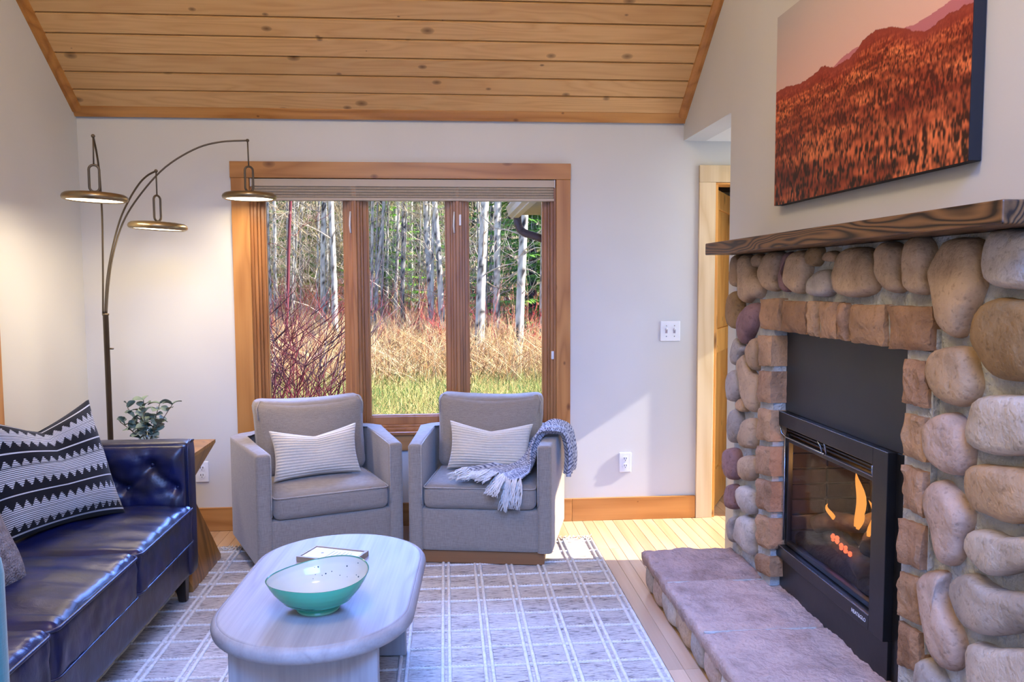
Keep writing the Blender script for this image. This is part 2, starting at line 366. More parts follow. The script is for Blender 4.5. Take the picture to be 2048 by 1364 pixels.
# floor: base with maple boards laid one by one where they show
fl = struct(B().box(-2.05, 2.7, YF-.1, 6.9, -.06, -.006).build('floor', FLOORM))
me_plank = {}
def plank(x, y0, y1):
    L = round(y1-y0, 2)
    if L not in me_plank:
        b = B().box(-.0281, .0281, 0, L-.0012, -.016, 0); me_plank[L] = b.bevel(.0008, 1).mesh('plank')
        me_plank[L].materials.append(MAPLE)
    link('plank', me_plank[L], None, fl).location = (x, y0, 0)
k = 0
x = -1.9
while x < 2.45:
    k += 1
    ystart = 1.9 if .68 < x < .88 else (3.4 if x > .88 else 4.0)
    y = 6.6 if x > 1.45 else 4.5
    while y > ystart:
        L = random.choice((.5, .7, .9, 1.1, 1.3)); y2 = max(y-L, ystart)
        if y2-ystart < .25: y2 = ystart
        plank(x, y2, y); y = y2
    x += .0572

# walls
wb = B()
wb.box(-2.05, -1.036, D, D+.12, -.06, ZC+.3).box(-1.036, .612, D, D+.12, -.06, .505).box(-1.036, .612, D, D+.12, 1.912, ZC+.3)
wb.box(.612, 1.512, D, D+.12, -.06, ZC+.3).box(1.512, 2.29, D, D+.12, 1.90, ZC+.3).box(2.29, 2.7, D, D+.12, -.06, ZC+.3)
struct(wb.build('wall_back', PAINT))
gable = [(YF, -.06), (D, -.06), (D, ZC+.02), (RIDGE_Y, RIDGE_Z+.02), (YF, ZF)]
struct(B().prism(gable, lambda p: (XL, p[0], p[1]), lambda p: (XL-.12, p[0], p[1])).build('wall_left', PAINT))
wr = B(); X2 = 1.45
def ceil_z(y): return ZC+.02+MS*(D-y) if y > RIDGE_Y else RIDGE_Z+.02+(RIDGE_Y-y)/(RIDGE_Y-YF)*(ZF-RIDGE_Z)
def wpoly(poly): wr.prism(poly, lambda p: (XR, p[0], p[1]), lambda p: (X2, p[0], p[1]))
wpoly([(YF, 1.17), (3.742, 1.17), (3.742, ceil_z(3.742)), (RIDGE_Y, RIDGE_Z+.02), (YF, ZF)])
wpoly([(YF, -.06), (2.16, -.06), (2.16, 1.17), (YF, 1.17)]); wpoly([(3.13, -.06), (3.742, -.06), (3.742, 1.17), (3.13, 1.17)])
wpoly([(3.742, 2.128), (D, 2.128), (D, ZC+.02), (3.742, ceil_z(3.742))])
wr.box(X2, 2.0, 3.62, 3.742, -.06, 2.128)
struct(wr.build('wall_right', PAINT))
struct(B().box(X2+.0005, 2.6, 3.7425, D, 2.128, 2.2).box(X2, 2.7, 3.5, 3.742, 2.128, 2.2).build('ceiling_hall', CEILW))
struct(B().box(2.5, 2.62, 3.5, D, -.06, 1.0-.7).box(2.5, 2.62, 3.5, 3.56, .3, 2.2).box(2.5, 2.62, 4.44, D, .3, 2.2).box(2.5, 2.62, 3.5, D, 1.7, 2.2).build('wall_hall', PAINT))
wf = B(); wf.box(-2.05, -1.3, YF-.12, YF, -.06, 3.0).box(1.5, 2.7, YF-.12, YF, -.06, 3.0).box(-1.3, 1.5, YF-.12, YF, -.06, .55).box(-1.3, 1.5, YF-.12, YF, 2.45, 3.0)
struct(wf.build('wall_front', PAINT))
# room behind the open door
struct(B().box(.95, 1.07, D+.12, 6.9, -.5, 2.3).box(1.07, 2.7, 6.8, 6.9, -.06, 2.3).box(2.6, 2.7, D+.12, 6.8, -.06, 2.3).build('wall_bedroom', PAINT))
struct(B().box(.7, 2.7, D+.12, 6.9, 2.25, 2.3).build('ceiling_bedroom', CEILW))
light('bedroom_light', 'AREA', (1.9, 5.7, 2.2), 7, (1, .85, .62), (0, 0, -1), shape='DISK', size=.4)

# pine ceiling, boards one by one below a backing deck
def cpt(x, s, n): return C0+Vector((x, 0, 0))+Sd*s+Nd*n
deck = B(); SR = (D-RIDGE_Y)*CL
deck.prism([(XL-.1, -.2), (XR+.1, -.2), (XR+.1, SR), (XL-.1, SR)], lambda p: cpt(p[0], p[1], -.004), lambda p: cpt(p[0], p[1], -.08))
cl = struct(deck.build('ceiling', PINE_C))
struct(B().prism([(RIDGE_Y, RIDGE_Z), (YF-.1, ZF), (YF-.1, ZF+.08), (RIDGE_Y, RIDGE_Z+.08)], lambda p: (XL-.1, p[0], p[1]), lambda p: (X2, p[0], p[1])).build('ceiling_front', PINE_C))
bb = B(); wpl = .1115; hx = (XR-XL)/2
prof = [(.0005, -.002), (.0005, .002), (.0085, .016), (wpl-.0035, .016), (wpl-.0008, .002), (wpl-.0008, -.002)]
bb.prism(prof, lambda p: (-hx, p[0], p[1]), lambda p: (hx, p[0], p[1]))
mpl = bb.mesh('plank'); mpl.materials.append(PINE_C)
Rm = Matrix(((1, 0, 0), (0, Sd.y, Nd.y), (0, Sd.z, Nd.z)))
for i in range(21):
    o = link('plank', mpl, None, cl); o.matrix_world = Matrix.Translation(cpt((XL+XR)/2, .048+i*wpl, 0)) @ Rm.to_4x4()
# trims round the ceiling
struct(B().prism([(0, 0), (.060, 0), (.060, .006), (.054, .018), (.036, .022), (.018, .030), (0, .034)], lambda p: cpt(XL, p[0], p[1]), lambda p: cpt(XR, p[0], p[1])).build('trim_1', PINE_X))
for i, (xa, sg) in enumerate(((XL, 1), (XR, -1))):
    o = B().prism([(0, .006), (0, .034), (.018, .032), (.030, .026), (.042, .022), (.048, .010)], lambda p: cpt(xa+sg*p[0], .03, p[1]), lambda p: cpt(xa+sg*p[0], 2.4, p[1])).build('trim_%d' % (i+2), PINE_Y); struct(o)
# baseboards
def base(name, *b):
    o = B().box(*b).bevel(.003, 2).build(name, PINE_X if (b[1]-b[0]) > (b[3]-b[2]) else PINE_Y); return struct(o)
base('baseboard_back', .70, 1.412, D-.017, D, 0, .13); base('baseboard_back_left', XL, .70, D-.017, D, 0, .13)
base('baseboard_left', XL, XL+.017, YF, D-.018, 0, .13)
# upright trim board on the left wall at the picture edge
o = struct(B().box(XL, XL+.02, 3.54, 3.632, .131, 2.1).bevel(.002, 1).build('trim_4', PINE_Z))

# ------------------------------------------------------------------ window_1
win = thing('window_1', None, None); win['kind'] = 'structure'; win['label'] = 'three-light pine casement window with wide knotty casing'
YC = D-.02
def wpart(name, mat, *boxes, parent=win, bev=.002):
    b = B()
    for q in boxes: b.box(*q)
    return b.bevel(bev, 2).build(name, mat, parent)
wpart('head_casing', PINE_X, (-1.134, .692, YC, D+.02, 1.910, 1.996))
wpart('side_casing', PINE_Z, (-1.130, -1.036, YC+.002, D+.02, .43, 1.9095)); wpart('side_casing', PINE_Z, (.612, .690, YC+.002, D+.02, .43, 1.9095))
wpart('sill_casing', PINE_X, (-1.0355, .6115, YC+.003, D+.01, .425, .512))
wpart('sill', SASHX, (-1.0355, .6115, YC-.012, D+.06, .5125, .530))
wpart('jamb', SASH, (-1.036, -1.022, D, D+.12, .5305, 1.909), bev=.001); wpart('jamb', SASH, (.598, .612, D, D+.12, .5305, 1.909), bev=.001)
units = ((-1.022, -.500), (-.476, .060), (.078, .598)); gl = ((-.974, -.555), (-.424, .002), (.134, .549))
for a, b_ in ((-.500, -.476), (.060, .078)): wpart('mullion', SASH, (a, b_, D-.004, D+.12, .5305, 1.909), bev=.002)
def ring(name, mat, x0, x1, z0, z1, w, y0, y1, parent=win, wb=None):
    wb = wb or w; b = B()
    b.box(x0, x0+w, y0, y1, z0, z1).box(x1-w, x1, y0, y1, z0, z1).box(x0+w, x1-w, y0, y1, z0, z0+wb).box(x0+w, x1-w, y0, y1, z1-w, z1)
    return b.bevel(.0018, 2).build(name, mat, parent)
for i, ((a, b_), (g0, g1)) in enumerate(zip(units, gl)):
    z0 = .531
    wl = (g0-a)/3.2
    ring('frame', SASH, a, b_, z0, 1.908, .016, D+.010, D+.12)
    ring('stop', SASH, a+.0162, b_-.0162, z0+.0162, 1.891, .013, D+.030, D+.10)
    sa, sb = a+.0295, b_-.0295
    fw_ = max(.012, min(g0-sa, sb-g1))
    sash = ring('sash', SASH, sa, sb, z0+.0295, 1.878, fw_, D+.050, D+.094, wb=.044)
    ring('glazing_bead', SASH, sa+fw_-.0005, sb-fw_+.0005, z0+.073, 1.878-fw_, .008, D+.058, D+.088, parent=sash)
    q = B().box(sa+fw_, sb-fw_, D+.074, D+.078, z0+.0735, 1.878-fw_).build('pane', GLASS, sash)
    ring('screen_frame', SCREENF if i == 2 else SASH, g0-.011, g1+.011, z0+.062, 1.862, .011, D+.096, D+.108, parent=sash)
    if i < 2:   # lock lever and keeper on the right stile
        xk = b_-.008
        B().tube([(xk, D+.006, 1.62), (xk-.004, D-.002, 1.66), (xk-.002, D-.004, 1.70), (xk, D+.006, 1.735)], .0045, 8).build('lock_lever', WHITE, win, True)
        wpart('lock_keeper', WHITE, (xk-.008, xk+.008, D-.004, D+.012, .66, .72))
    else: wpart('lock_keeper', WHITE, (b_-.012, b_+.002, D-.004, D+.012, .92, .965)); wpart('lock_keeper', WHITE, (a, a+.012, D-.004, D+.012, 1.66, 1.72))
# ------------------------------------------------------------------ blind
bl = thing('window_blind', 'taupe pleated blind raised to the top of the window', 'blind', (-.213, D+.012, 1.795))
wpart('head_rail', BLINDR, (-.815, .815, -.022, .028, .072, .112), parent=bl)
for j in range(4): wpart('pleat', BLINDM, (-.812, .812, -.019+.002*(j % 2), .022, .0125+.0148*j, .0265+.0148*j), parent=bl, bev=.004)
wpart('bottom_rail', BLINDR, (-.814, .814, -.021, .024, -.002, .012), parent=bl)
for s_ in (-1, 1): wpart('end_cap', WHITE, (s_*.8165-.0015, s_*.8165+.0015, -.024, .030, .070, .114), parent=bl, bev=.0005)

# ------------------------------------------------------------------ door_1
dr = thing('door_1', None, None); dr['kind'] = 'structure'; dr['label'] = 'pine panelled door ajar behind the fireplace'
wpart('side_casing', CLEAR, (1.414, 1.507, YC, D, 0, 1.8995), parent=dr); wpart('head_casing', CLEAR, (1.414, 2.386, YC-.001, D, 1.90, 1.994), parent=dr)
wpart('side_casing', CLEAR, (2.294, 2.386, YC, D, 0, 1.8995), parent=dr)
wpart('jamb', DOORW, (1.508, 1.524, D-.012, D+.122, 0, 1.8885), parent=dr); wpart('jamb', DOORW, (2.278, 2.294, D-.012, D+.122, 0, 1.8885), parent=dr)
wpart('jamb', DOORW, (1.508, 2.294, D-.012, D+.122, 1.889, 1.8995), parent=dr)
Md = Matrix.Translation((1.530, D+.10, .008)) @ Matrix.Rotation(math.radians(61), 4, 'Z')
def dpart(name, mat, *q, bev=.003):
    b = B()
    for w_ in q: b.box(*w_)
    o = b.bevel(bev, 2).build(name, mat, dr); o.matrix_world = Md; return o
for q in ((0, .105, -.017, .017, 0, 1.87), (.645, .75, -.017, .017, 0, 1.87)): dpart('stile', DOORW, q)
for q in ((.1055, .6445, -.017, .017, 1.76, 1.87), (.1055, .6445, -.017, .017, .92, 1.06), (.1055, .6445, -.017, .017, 0, .22)): dpart('rail', DOORW, q)
for q in ((.1056, .6444, -.006, .006, 1.0605, 1.7595), (.1056, .6444, -.006, .006, .2205, .9195)): dpart('panel', DOORW, q)
hd = B().lathe([(.0, .0), (.024, 0), (.024, .006), (.01, .008), (.01, .03), (.026, .036), (.028, .05), (.02, .062), (0, .064)], 20, Matrix.Translation((.69, -.017, .95)) @ Matrix.Rotation(PI/2, 4, 'X')).build('handle', BRONZE, dr, True); hd.matrix_world = Md

# ------------------------------------------------------------------ switch and outlets
sw = thing('light_switch', 'white double toggle light switch plate beside the door casing', 'light switch', (1.259, D, 1.072))
wpart('plate', WHITE, (-.057, .057, -.009, 0, -.057, .057), parent=sw, bev=.004)
for s_ in (-1, 1):
    B().box(-.0045, .0045, -.026, -.008, -.005, .007, Matrix.Translation((s_*.023, 0, .004)) @ Matrix.Rotation(-.45, 4, 'X')).bevel(.001, 1).build('toggle', WHITE, sw)
    wpart('toggle_slot', INK, (s_*.023-.0062, s_*.023+.0062, -.0100, -.0088, -.012, .012), parent=sw, bev=.0003)
    for zz in (-.030, .030): B().lathe([(0, 0), (.003, 0), (.003, .001), (0, .0012)], 10, Matrix.Translation((s_*.023, -.009, zz)) @ Matrix.Rotation(PI/2, 4, 'X')).build('screw', CHROME, sw)
def outlet(x, label):
    t = thing('wall_outlet', label, 'outlet', (x, D, .329))
    wpart('plate', WHITE, (-.035, .035, -.009, 0, -.057, .057), parent=t, bev=.004)
    for zz in (-.020, .020):
        B().lathe([(0, 0), (.0165, 0), (.0165, .0025), (0, .003)], 20, Matrix.Translation((0, -.009, zz)) @ Matrix.Rotation(PI/2, 4, 'X')).build('socket', WHITE, t)
        for sx in (-.006, .006): wpart('slot', DARK, (sx-.0016, sx+.0016, -.0126, -.010, zz-.001, zz+.009), parent=t, bev=.0003)
        wpart('slot', DARK, (-.002, .002, -.0126, -.010, zz-.010, zz-.006), parent=t, bev=.0003)
outlet(1.006, 'white wall outlet low on the bare wall by the window'); outlet(-1.328, 'white wall outlet low on the wall behind the wooden side table')

# ================================================================== FIREPLACE
fp = thing('stone_fireplace', 'river stone fireplace surround with a raised stone slab hearth', 'fireplace', (1.2, 2.56, 0))
FPI = Matrix.Translation(fp.location).inverted()
XMOR = 1.268
mb = B(); YL, YN = 3.478, 1.50
mb.box(XMOR, XR, 3.13, YL, .12, 1.462).box(XMOR, XR, YN, 2.13, .12, 1.462).box(XMOR, XR, 2.13, 3.13, 1.165, 1.462)
mb.box(1.250, 1.299, 3.012, 3.14, .165, 1.165).box(1.250, 1.299, 1.99, 2.112, .165, 1.165).box(1.254, 1.299, 1.99, 3.14, 1.1655, 1.28)
o = mb.build('mortar', MORTAR, fp); o.data.transform(FPI)
def fbm(p): return mn.noise(p)+.5*mn.noise(p*2.1)+.25*mn.noise(p*4.3)
def smooth_poly(P, n=30):
    P = [Vector(p) for p in P]; m_ = len(P); out = []
    for i in range(m_):
        p0, p1, p2, p3 = P[i-1], P[i], P[(i+1) % m_], P[(i+2) % m_]
        for t in np.arange(0, 1, .2):
            out.append(.5*((2*p1)+(-p0+p2)*t+(2*p0-5*p1+4*p2-p3)*t*t+(-p0+3*p1-3*p2+p3)*t**3))
    L = [0]
    for a, b in zip(out, out[1:]+out[:1]): L.append(L[-1]+(b-a).length)
    res = []; j = 0
    for k in range(n):
        d = L[-1]*k/n
        while L[j+1] < d: j += 1
        f = (d-L[j])/max(1e-9, L[j+1]-L[j]); res.append(out[j].lerp(out[(j+1) % len(out)], f))
    return res
def dome_stone(poly2, height, place, color, name='stone', parent=fp, inv=FPI, mat=None):
    """poly2: outline in the plane of the wall (metres); place(u, v, h) -> room point"""
    P = smooth_poly(poly2); c = sum(P, Vector((0, 0)))/len(P); n = len(P); sd = random.random()*50
    V = []; F = []
    rings = ((1.0, -.012), (1.0, .14), (.985, .38), (.94, .64), (.85, .84), (.68, .95), (.42, 1.0), (.18, 1.02))
    for s_, h in rings:
        for p in P:
            q = c+(p-c)*s_; nz = fbm(Vector((q.x*9+sd, q.y*9, sd)))
            q = q+(p-c).normalized()*.004*nz*(s_ > .5)
            V.append(place(q.x, q.y, height*h*(1+.16*nz) if h > 0 else -.012))
    for i in range(len(rings)-1):
        for k in range(n): F.append((i*n+k, i*n+(k+1) % n, (i+1)*n+(k+1) % n, (i+1)*n+k))
    V.append(place(c.x, c.y, height*1.02)); l = len(V)-1; b0 = (len(rings)-1)*n
    for k in range(n): F.append((b0+k, b0+(k+1) % n, l))
    me = raw_mesh(name, [inv @ Vector(v) for v in V], F, True)
    bm = bmesh.new(); bm.from_mesh(me); bmesh.ops.recalc_face_normals(bm, faces=list(bm.faces)); bm.to_mesh(me); bm.free()
    o = link(name, me, mat or STONE, parent); o.color = color; return o
def cA(*pts): return [(1400+x/2.728, 380+y/2.728) for x, y in pts]
TAN, TAN2, GREY, PINK, BRN, RED, PALE = (srgb(*c) for c in ((190, 160, 128), (178, 146, 112), (172, 160, 148), (196, 168, 148), (160, 128, 88), (154, 118, 112), (198, 184, 168)))
STONES = [
 (cA((175,360),(200,350),(212,400),(210,500),(195,530),(170,520),(165,430)), TAN2),
 (cA((215,360),(250,345),(275,370),(290,415),(325,470),(335,530),(315,590),(270,600),(240,628),(215,590),(208,480)), TAN),
 (cA((275,365),(310,345),(332,370),(325,410),(290,425),(268,405)), TAN2),
 (cA((335,395),(370,340),(415,330),(440,350),(430,430),(415,490),(422,540),(380,562),(345,530),(325,460)), TAN),
 (cA((444,345),(476,330),(478,365),(454,430),(458,490),(472,545),(452,565),(430,530),(422,480),(438,420)), RED),
 (cA((462,440),(484,370),(520,325),(556,322),(584,350),(584,440),(572,500),(552,556),(520,572),(482,545),(458,490)), TAN),
 (cA((572,345),(595,312),(634,308),(646,335),(640,390),(610,420),(577,395)), BRN),
 (cA((652,362),(690,328),(728,345),(726,385),(700,398),(655,390)), TAN2),
 (cA((572,540),(590,480),(640,438),(688,432),(714,470),(714,540),(688,580),(620,583),(577,570)), GREY),
 (cA((720,490),(725,420),(745,350),(790,310),(860,303),(915,320),(938,380),(952,450),(955,520),(925,570),(860,588),(780,588),(735,560)), TAN),
 (cA((948,330),(980,280),(1030,275),(1065,300),(1088,312),(1092,360),(1082,440),(1096,520),(1078,560),(1040,572),(1000,540),(966,470),(954,400)), TAN),
 (cA((1104,430),(1108,330),(1132,265),(1180,240),(1222,270),(1248,320),(1244,380),(1226,450),(1234,540),(1198,583),(1142,570),(1106,520)), TAN),
 (cA((1244,430),(1264,370),(1304,290),(1342,255),(1420,248),(1496,255),(1524,310),(1526,420),(1530,500),(1506,560),(1478,640),(1440,720),(1410,800),(1385,824),(1342,806),(1294,740),(1268,640),(1254,520)), TAN),
 (cA((1540,330),(1570,230),(1620,205),(1768,208),(1850,260),(1860,420),(1800,555),(1700,548),(1600,530),(1550,470)), PALE),
 (cA((1474,760),(1494,670),(1542,602),(1620,574),(1700,588),(1768,594),(1880,640),(1900,850),(1850,1030),(1768,1056),(1640,1050),(1562,998),(1514,900),(1484,840)), BRN),
 (cA((1224,980),(1248,900),(1292,857),(1360,847),(1438,852),(1466,900),(1484,980),(1504,1060),(1490,1130),(1438,1186),(1380,1191),(1302,1148),(1254,1080)), TAN),
 ([(1930,850),(1947,798),(1990,788),(2048,792),(2090,800),(2095,890),(2048,914),(1985,914),(1938,892)], PALE),
 ([(1849,850),(1871,827),(1903,824),(1924,850),(1936,890),(1932,945),(1918,955),(1890,950),(1861,918),(1850,885)], PINK),
 (cA((155,590),(170,552),(205,555),(218,620),(212,720),(195,765),(160,745),(150,670)), BRN),
 (cA((207,730),(227,662),(260,622),(298,614),(303,680),(293,740),(265,806),(235,850),(207,818)), RED),
 (cA((178,850),(195,800),(215,840),(238,860),(223,900),(200,958),(175,950)), GREY),
 (cA((250,870),(270,824),(298,804),(300,900),(298,980),(280,986),(257,940)), TAN2),
 (cA((207,930),(225,892),(243,892),(253,950),(283,1002),(298,1022),(298,1156),(280,1220),(257,1188),(232,1120),(217,1040)), TAN),
 (cA((150,1020),(165,985),(200,980),(213,1030),(212,1100),(190,1148),(160,1153),(148,1080)), GREY),
 (cA((187,1160),(215,1132),(238,1152),(242,1198),(215,1213),(192,1193)), TAN2),
 ([(1457,850),(1464,820),(1475,820),(1479,850),(1475,880),(1462,886)], GREY),
 ([(1479,865),(1489,839),(1502,835),(1507,860),(1505,893),(1491,898),(1480,886)], TAN),
 ([(1447,925),(1451,899),(1462,894),(1473,905),(1475,943),(1469,958),(1456,960),(1448,945)], RED),
 ([(1477,930),(1484,913),(1497,909),(1509,920),(1509,945),(1499,962),(1487,963),(1478,950)], TAN),
 ([(1451,990),(1456,969),(1467,968),(1471,985),(1471,1014),(1460,1020),(1451,1010)], RED),
 ([(1473,985),(1479,970),(1490,974),(1504,986),(1508,1015),(1501,1030),(1488,1027),(1477,1010)], PALE),
 ([(1454,1055),(1458,1036),(1467,1034),(1465,1060),(1467,1084),(1458,1084)], GREY),
 ([(1468,1070),(1474,1041),(1483,1029),(1496,1034),(1507,1051),(1507,1095),(1503,1112),(1490,1106),(1477,1091)], PALE),
 ([(1849,990),(1861,962),(1880,955),(1900,977),(1922,1002),(1934,1030),(1929,1060),(1918,1090),(1916,1113),(1899,1134),(1881,1132),(1869,1100),(1863,1060),(1852,1020)], PINK),
 ([(1922,975),(1927,937),(1951,925),(2000,931),(2048,938),(2095,952),(2095,1028),(2048,1046),(2010,1051),(1972,1036),(1938,1017)], TAN),
 ([(1921,1095),(1925,1072),(1941,1056),(1975,1058),(2005,1071),(2048,1073),(2100,1082),(2105,1128),(2048,1142),(1985,1154),(1961,1142),(1937,1123)], PALE),
 ([(1890,1185),(1895,1158),(1917,1144),(1945,1147),(1970,1168),(2000,1181),(2048,1183),(2110,1197),(2115,1252),(2048,1268),(1980,1274),(1946,1268),(1917,1252),(1899,1220)], GREY),
 ([(1839,1150),(1851,1136),(1873,1135),(1884,1143),(1880,1170),(1886,1210),(1906,1255),(1917,1285),(1916,1333),(1899,1348),(1881,1342),(1862,1300),(1847,1250),(1841,1190)], PINK),
 ([(1924,1302),(1932,1283),(1950,1281),(1980,1293),(2048,1295),(2110,1303),(2120,1400),(2048,1440),(1962,1430),(1933,1370)], PALE),
 ([(1832,1325),(1837,1317),(1850,1314),(1864,1327),(1878,1352),(1888,1382),(1884,1430),(1842,1430),(1832,1380)], GREY),
]
wallp = lambda u, v, h: Vector((XMOR-h, u, v))
for poly, c in STONES:
    Q = [at(x, y, 'X', 1.240) for x, y in poly]; P2 = [(q.y, q.z) for q in Q]
    ext = min(max(p[0] for p in P2)-min(p[0] for p in P2), max(p[1] for p in P2)-min(p[1] for p in P2))
    j = random.uniform(.92, 1.06)
    cc = sum((Vector(p) for p in P2), Vector((0, 0)))/len(P2); P2 = [cc+(Vector(p)-cc)*.955 for p in P2]
    dome_stone(P2, min(.050, .022+ext*.20), wallp, (c[0]*j, c[1]*j, c[2]*j, 1))
# stones past the picture edge, towards the near end of the surround
for cy, cz, ry, rz_ in ((1.56, .28, .045, .10), (1.565, .52, .045, .11), (1.56, .78, .045, .12), (1.565, 1.05, .045, .12), (1.56, 1.33, .045, .10)):
    P2 = [(cy+ry*math.cos(a)*random.uniform(.9, 1.1), cz+rz_*math.sin(a)*random.uniform(.9, 1.1)) for a in np.linspace(0, 2*PI, 9)[:-1]]
    dome_stone(P2, .05, wallp, random.choice((TAN, PALE, GREY, PINK)))
# squared split-face stones round the opening
def cut_stone(quad, color, x0=1.302, xf=1.226):
    Q = [at(x, y, 'X', xf) for x, y in quad]; cq_ = sum(Q, Vector())/4; Q = [p+Vector((0, math.copysign(.0055, cq_.y-p.y), math.copysign(.004, cq_.z-p.z))) for p in Q]; n = 11; V = []; sd = random.random()*90
    for i in range(n):
        for j in range(n):
            u, v = i/(n-1), j/(n-1)
            p = (Q[0]*(1-u)+Q[1]*u)*(1-v)+(Q[3]*(1-u)+Q[2]*u)*v
            e = min(u, 1-u, v, 1-v); nz = fbm(Vector((p.y*16+sd, p.z*16, sd)))
            q = Vector(p); q.x += -.009*nz-.006*mn.noise(Vector((p.y*40, p.z*34, sd)))+(.010 if e == 0 else .002 if e < .11 else 0)
            if e == 0: q.y += .0035*mn.noise(Vector((p.y*50, p.z*50, 3+sd))); q.z += .0035*mn.noise(Vector((p.y*50, p.z*50, 9+sd)))
            V.append(q)
    F = [tuple(f) for f in grid_faces(n, n)]
    per = [i*n for i in range(n)]+[(n-1)*n+j for j in range(1, n)]+[i*n+n-1 for i in range(n-2, -1, -1)]+[j for j in range(n-2, 0, -1)]
    b0 = len(V); V += [Vector((x0, V[i].y, V[i].z)) for i in per]; m_ = len(per)
    for k_ in range(m_): F.append((per[k_], per[(k_+1) % m_], b0+(k_+1) % m_, b0+k_))
    me = raw_mesh('cut_stone', [FPI @ v for v in V], F, False)
    bm = bmesh.new(); bm.from_mesh(me); bmesh.ops.recalc_face_normals(bm, faces=list(bm.faces)); bm.to_mesh(me); bm.free()
    me.shade_smooth(); me.set_sharp_from_angle(angle=math.radians(38))
    o = link('cut_stone', me, CUT, fp); o.color = color
CT = [srgb(*c) for c in ((172, 134, 100), (160, 122, 90), (186, 148, 112), (178, 140, 108), (168, 130, 100))]
for i, q in enumerate(([(313,592),(425,585),(425,775),(313,762)], [(436,598),(564,603),(562,796),(434,776)], [(574,601),(617,602),(617,808),(574,800)], [(635,605),(728,607),(728,820),(635,812)],
    [(743,609),(787,613),(784,830),(742,822)], [(801,618),(985,621),(985,862),(801,838)], [(1003,626),(1252,630),(1238,890),(1003,872)],
    [(304,787),(378,790),(377,968),(303,964)], [(304,980),(375,987),(372,1170),(301,1160)], [(1090,910),(1224,932),(1220,1202),(1078,1166)])):
    cut_stone(cA(*q), CT[i % 5])
for i, q in enumerate(([(1511,813),(1536,820),(1536,886),(1509,880)], [(1508,889),(1537,893),(1536,956),(1507,948)], [(1508,954),(1536,963),(1535,1027),(1508,1016)], [(1509,1026),(1535,1036),(1534,1102),(1508,1090)], [(1507,1104),(1535,1113),(1535,1158),(1507,1142)],
    [(1796,822),(1845,834),(1847,930),(1797,912)], [(1795,926),(1845,944),(1845,1040),(1796,1018)], [(1790,1033),(1841,1050),(1839,1144),(1788,1125)], [(1789,1139),(1837,1157),(1834,1256),(1785,1230)], [(1788,1238),(1833,1266),(1835,1352),(1786,1330)])):
    cut_stone(q, CT[(i+2) % 5])
# hearth: rubble front, three thick slabs
HZ, HX = .175, .853
o = B().box(.885, XR, 1.52, 3.44, 0, .118).build('hearth_core', MORTAR, fp); o.data.transform(FPI)
yy = 3.455; i = 0
for wd in (.13, .14, .20, .19, .15, .17, .18, .16, .19, .17, .20):
    y0, y1 = yy-wd, yy; yy = y0
    if y0 < 1.5: break
    P2 = [(y1-.006, .03), (y1-.004, .08), (y1-.02, .115), ((y0+y1)/2, .122), (y0+.02, .118), (y0+.004, .07), (y0+.012, .02), ((y0+y1)/2, .006)]
    dome_stone(P2, .022, lambda u, v, h: Vector((.885-h, u, v)), (GREY, PINK, PALE, TAN)[i % 4]); i += 1
for i, xx in enumerate((.93, 1.06, 1.18)):
    P2 = [(xx-.05, .02), (xx-.055, .08), (xx, .118), (xx+.05, .09), (xx+.05, .03), (xx, .006)]
    dome_stone(P2, .020, lambda u, v, h: Vector((u, 3.44+h, v)), (PINK, GREY, TAN)[i])
for y0, y1, x1 in ((3.096, 3.478, 1.266), (2.636, 3.086, 1.312), (2.1, 2.624, 1.312), (1.5, 2.090, 1.266)):
    nx, ny = 44, 46; V = []; sd = y0*3
    for a in range(nx):
        for b in range(ny):
            u, v = a/(nx-1), b/(ny-1); px_, py_ = HX+(x1-HX)*u, y0+(y1-y0)*v; e = min(a, nx-1-a, b, ny-1-b)
            z = HZ-.006+.0075*fbm(Vector((px_*7+sd, py_*10, sd)))+.0075*abs(fbm(Vector((px_*15, py_*22, sd))))-.004+.003*fbm(Vector((px_*40, py_*50, sd)))
            if e == 0: z -= .008
            if a == 0: px_ += .007*mn.noise(Vector((py_*18, sd, 0)))
            V.append(Vector((px_, py_, z)))
    F = [tuple(f) for f in grid_faces(nx, ny)]; n = nx*ny
    per = [a*ny for a in range(nx)]+[(nx-1)*ny+b for b in range(1, ny)]+[a*ny+ny-1 for a in range(nx-2, -1, -1)]+[b for b in range(ny-2, 0, -1)]
    for dz, ins in ((-.024, -.004), (-.056, .010)):
        base_i = len(V)
        for q in per: V.append(Vector((max(V[q].x, HX+ins) if V[q].x < HX+.02 else V[q].x, V[q].y, V[q].z+dz+.006*mn.noise(Vector((V[q].x*30, V[q].y*30, 4))))))
        prev = per if dz == -.024 else list(range(base_i-len(per), base_i))
        for k_ in range(len(per)): F.append((prev[k_], prev[(k_+1) % len(per)], base_i+(k_+1) % len(per), base_i+k_))
    me = raw_mesh('hearth_slab', [FPI @ v for v in V], F, True)
    bm = bmesh.new(); bm.from_mesh(me); bmesh.ops.recalc_face_normals(bm, faces=list(bm.faces)); bm.to_mesh(me); bm.free()
    o = link('hearth_slab', me, SLAB, fp); o.color = srgb(*((188, 160, 146), (180, 150, 136), (190, 162, 148), (186, 158, 142))[int(y0*7) % 4])

for yj in (2.095, 2.63, 3.091):
    o = B().box(HX+.012, 1.26, yj-.0055, yj+.0055, .12, .162).build('joint', MORTAR, fp); o.data.transform(FPI)
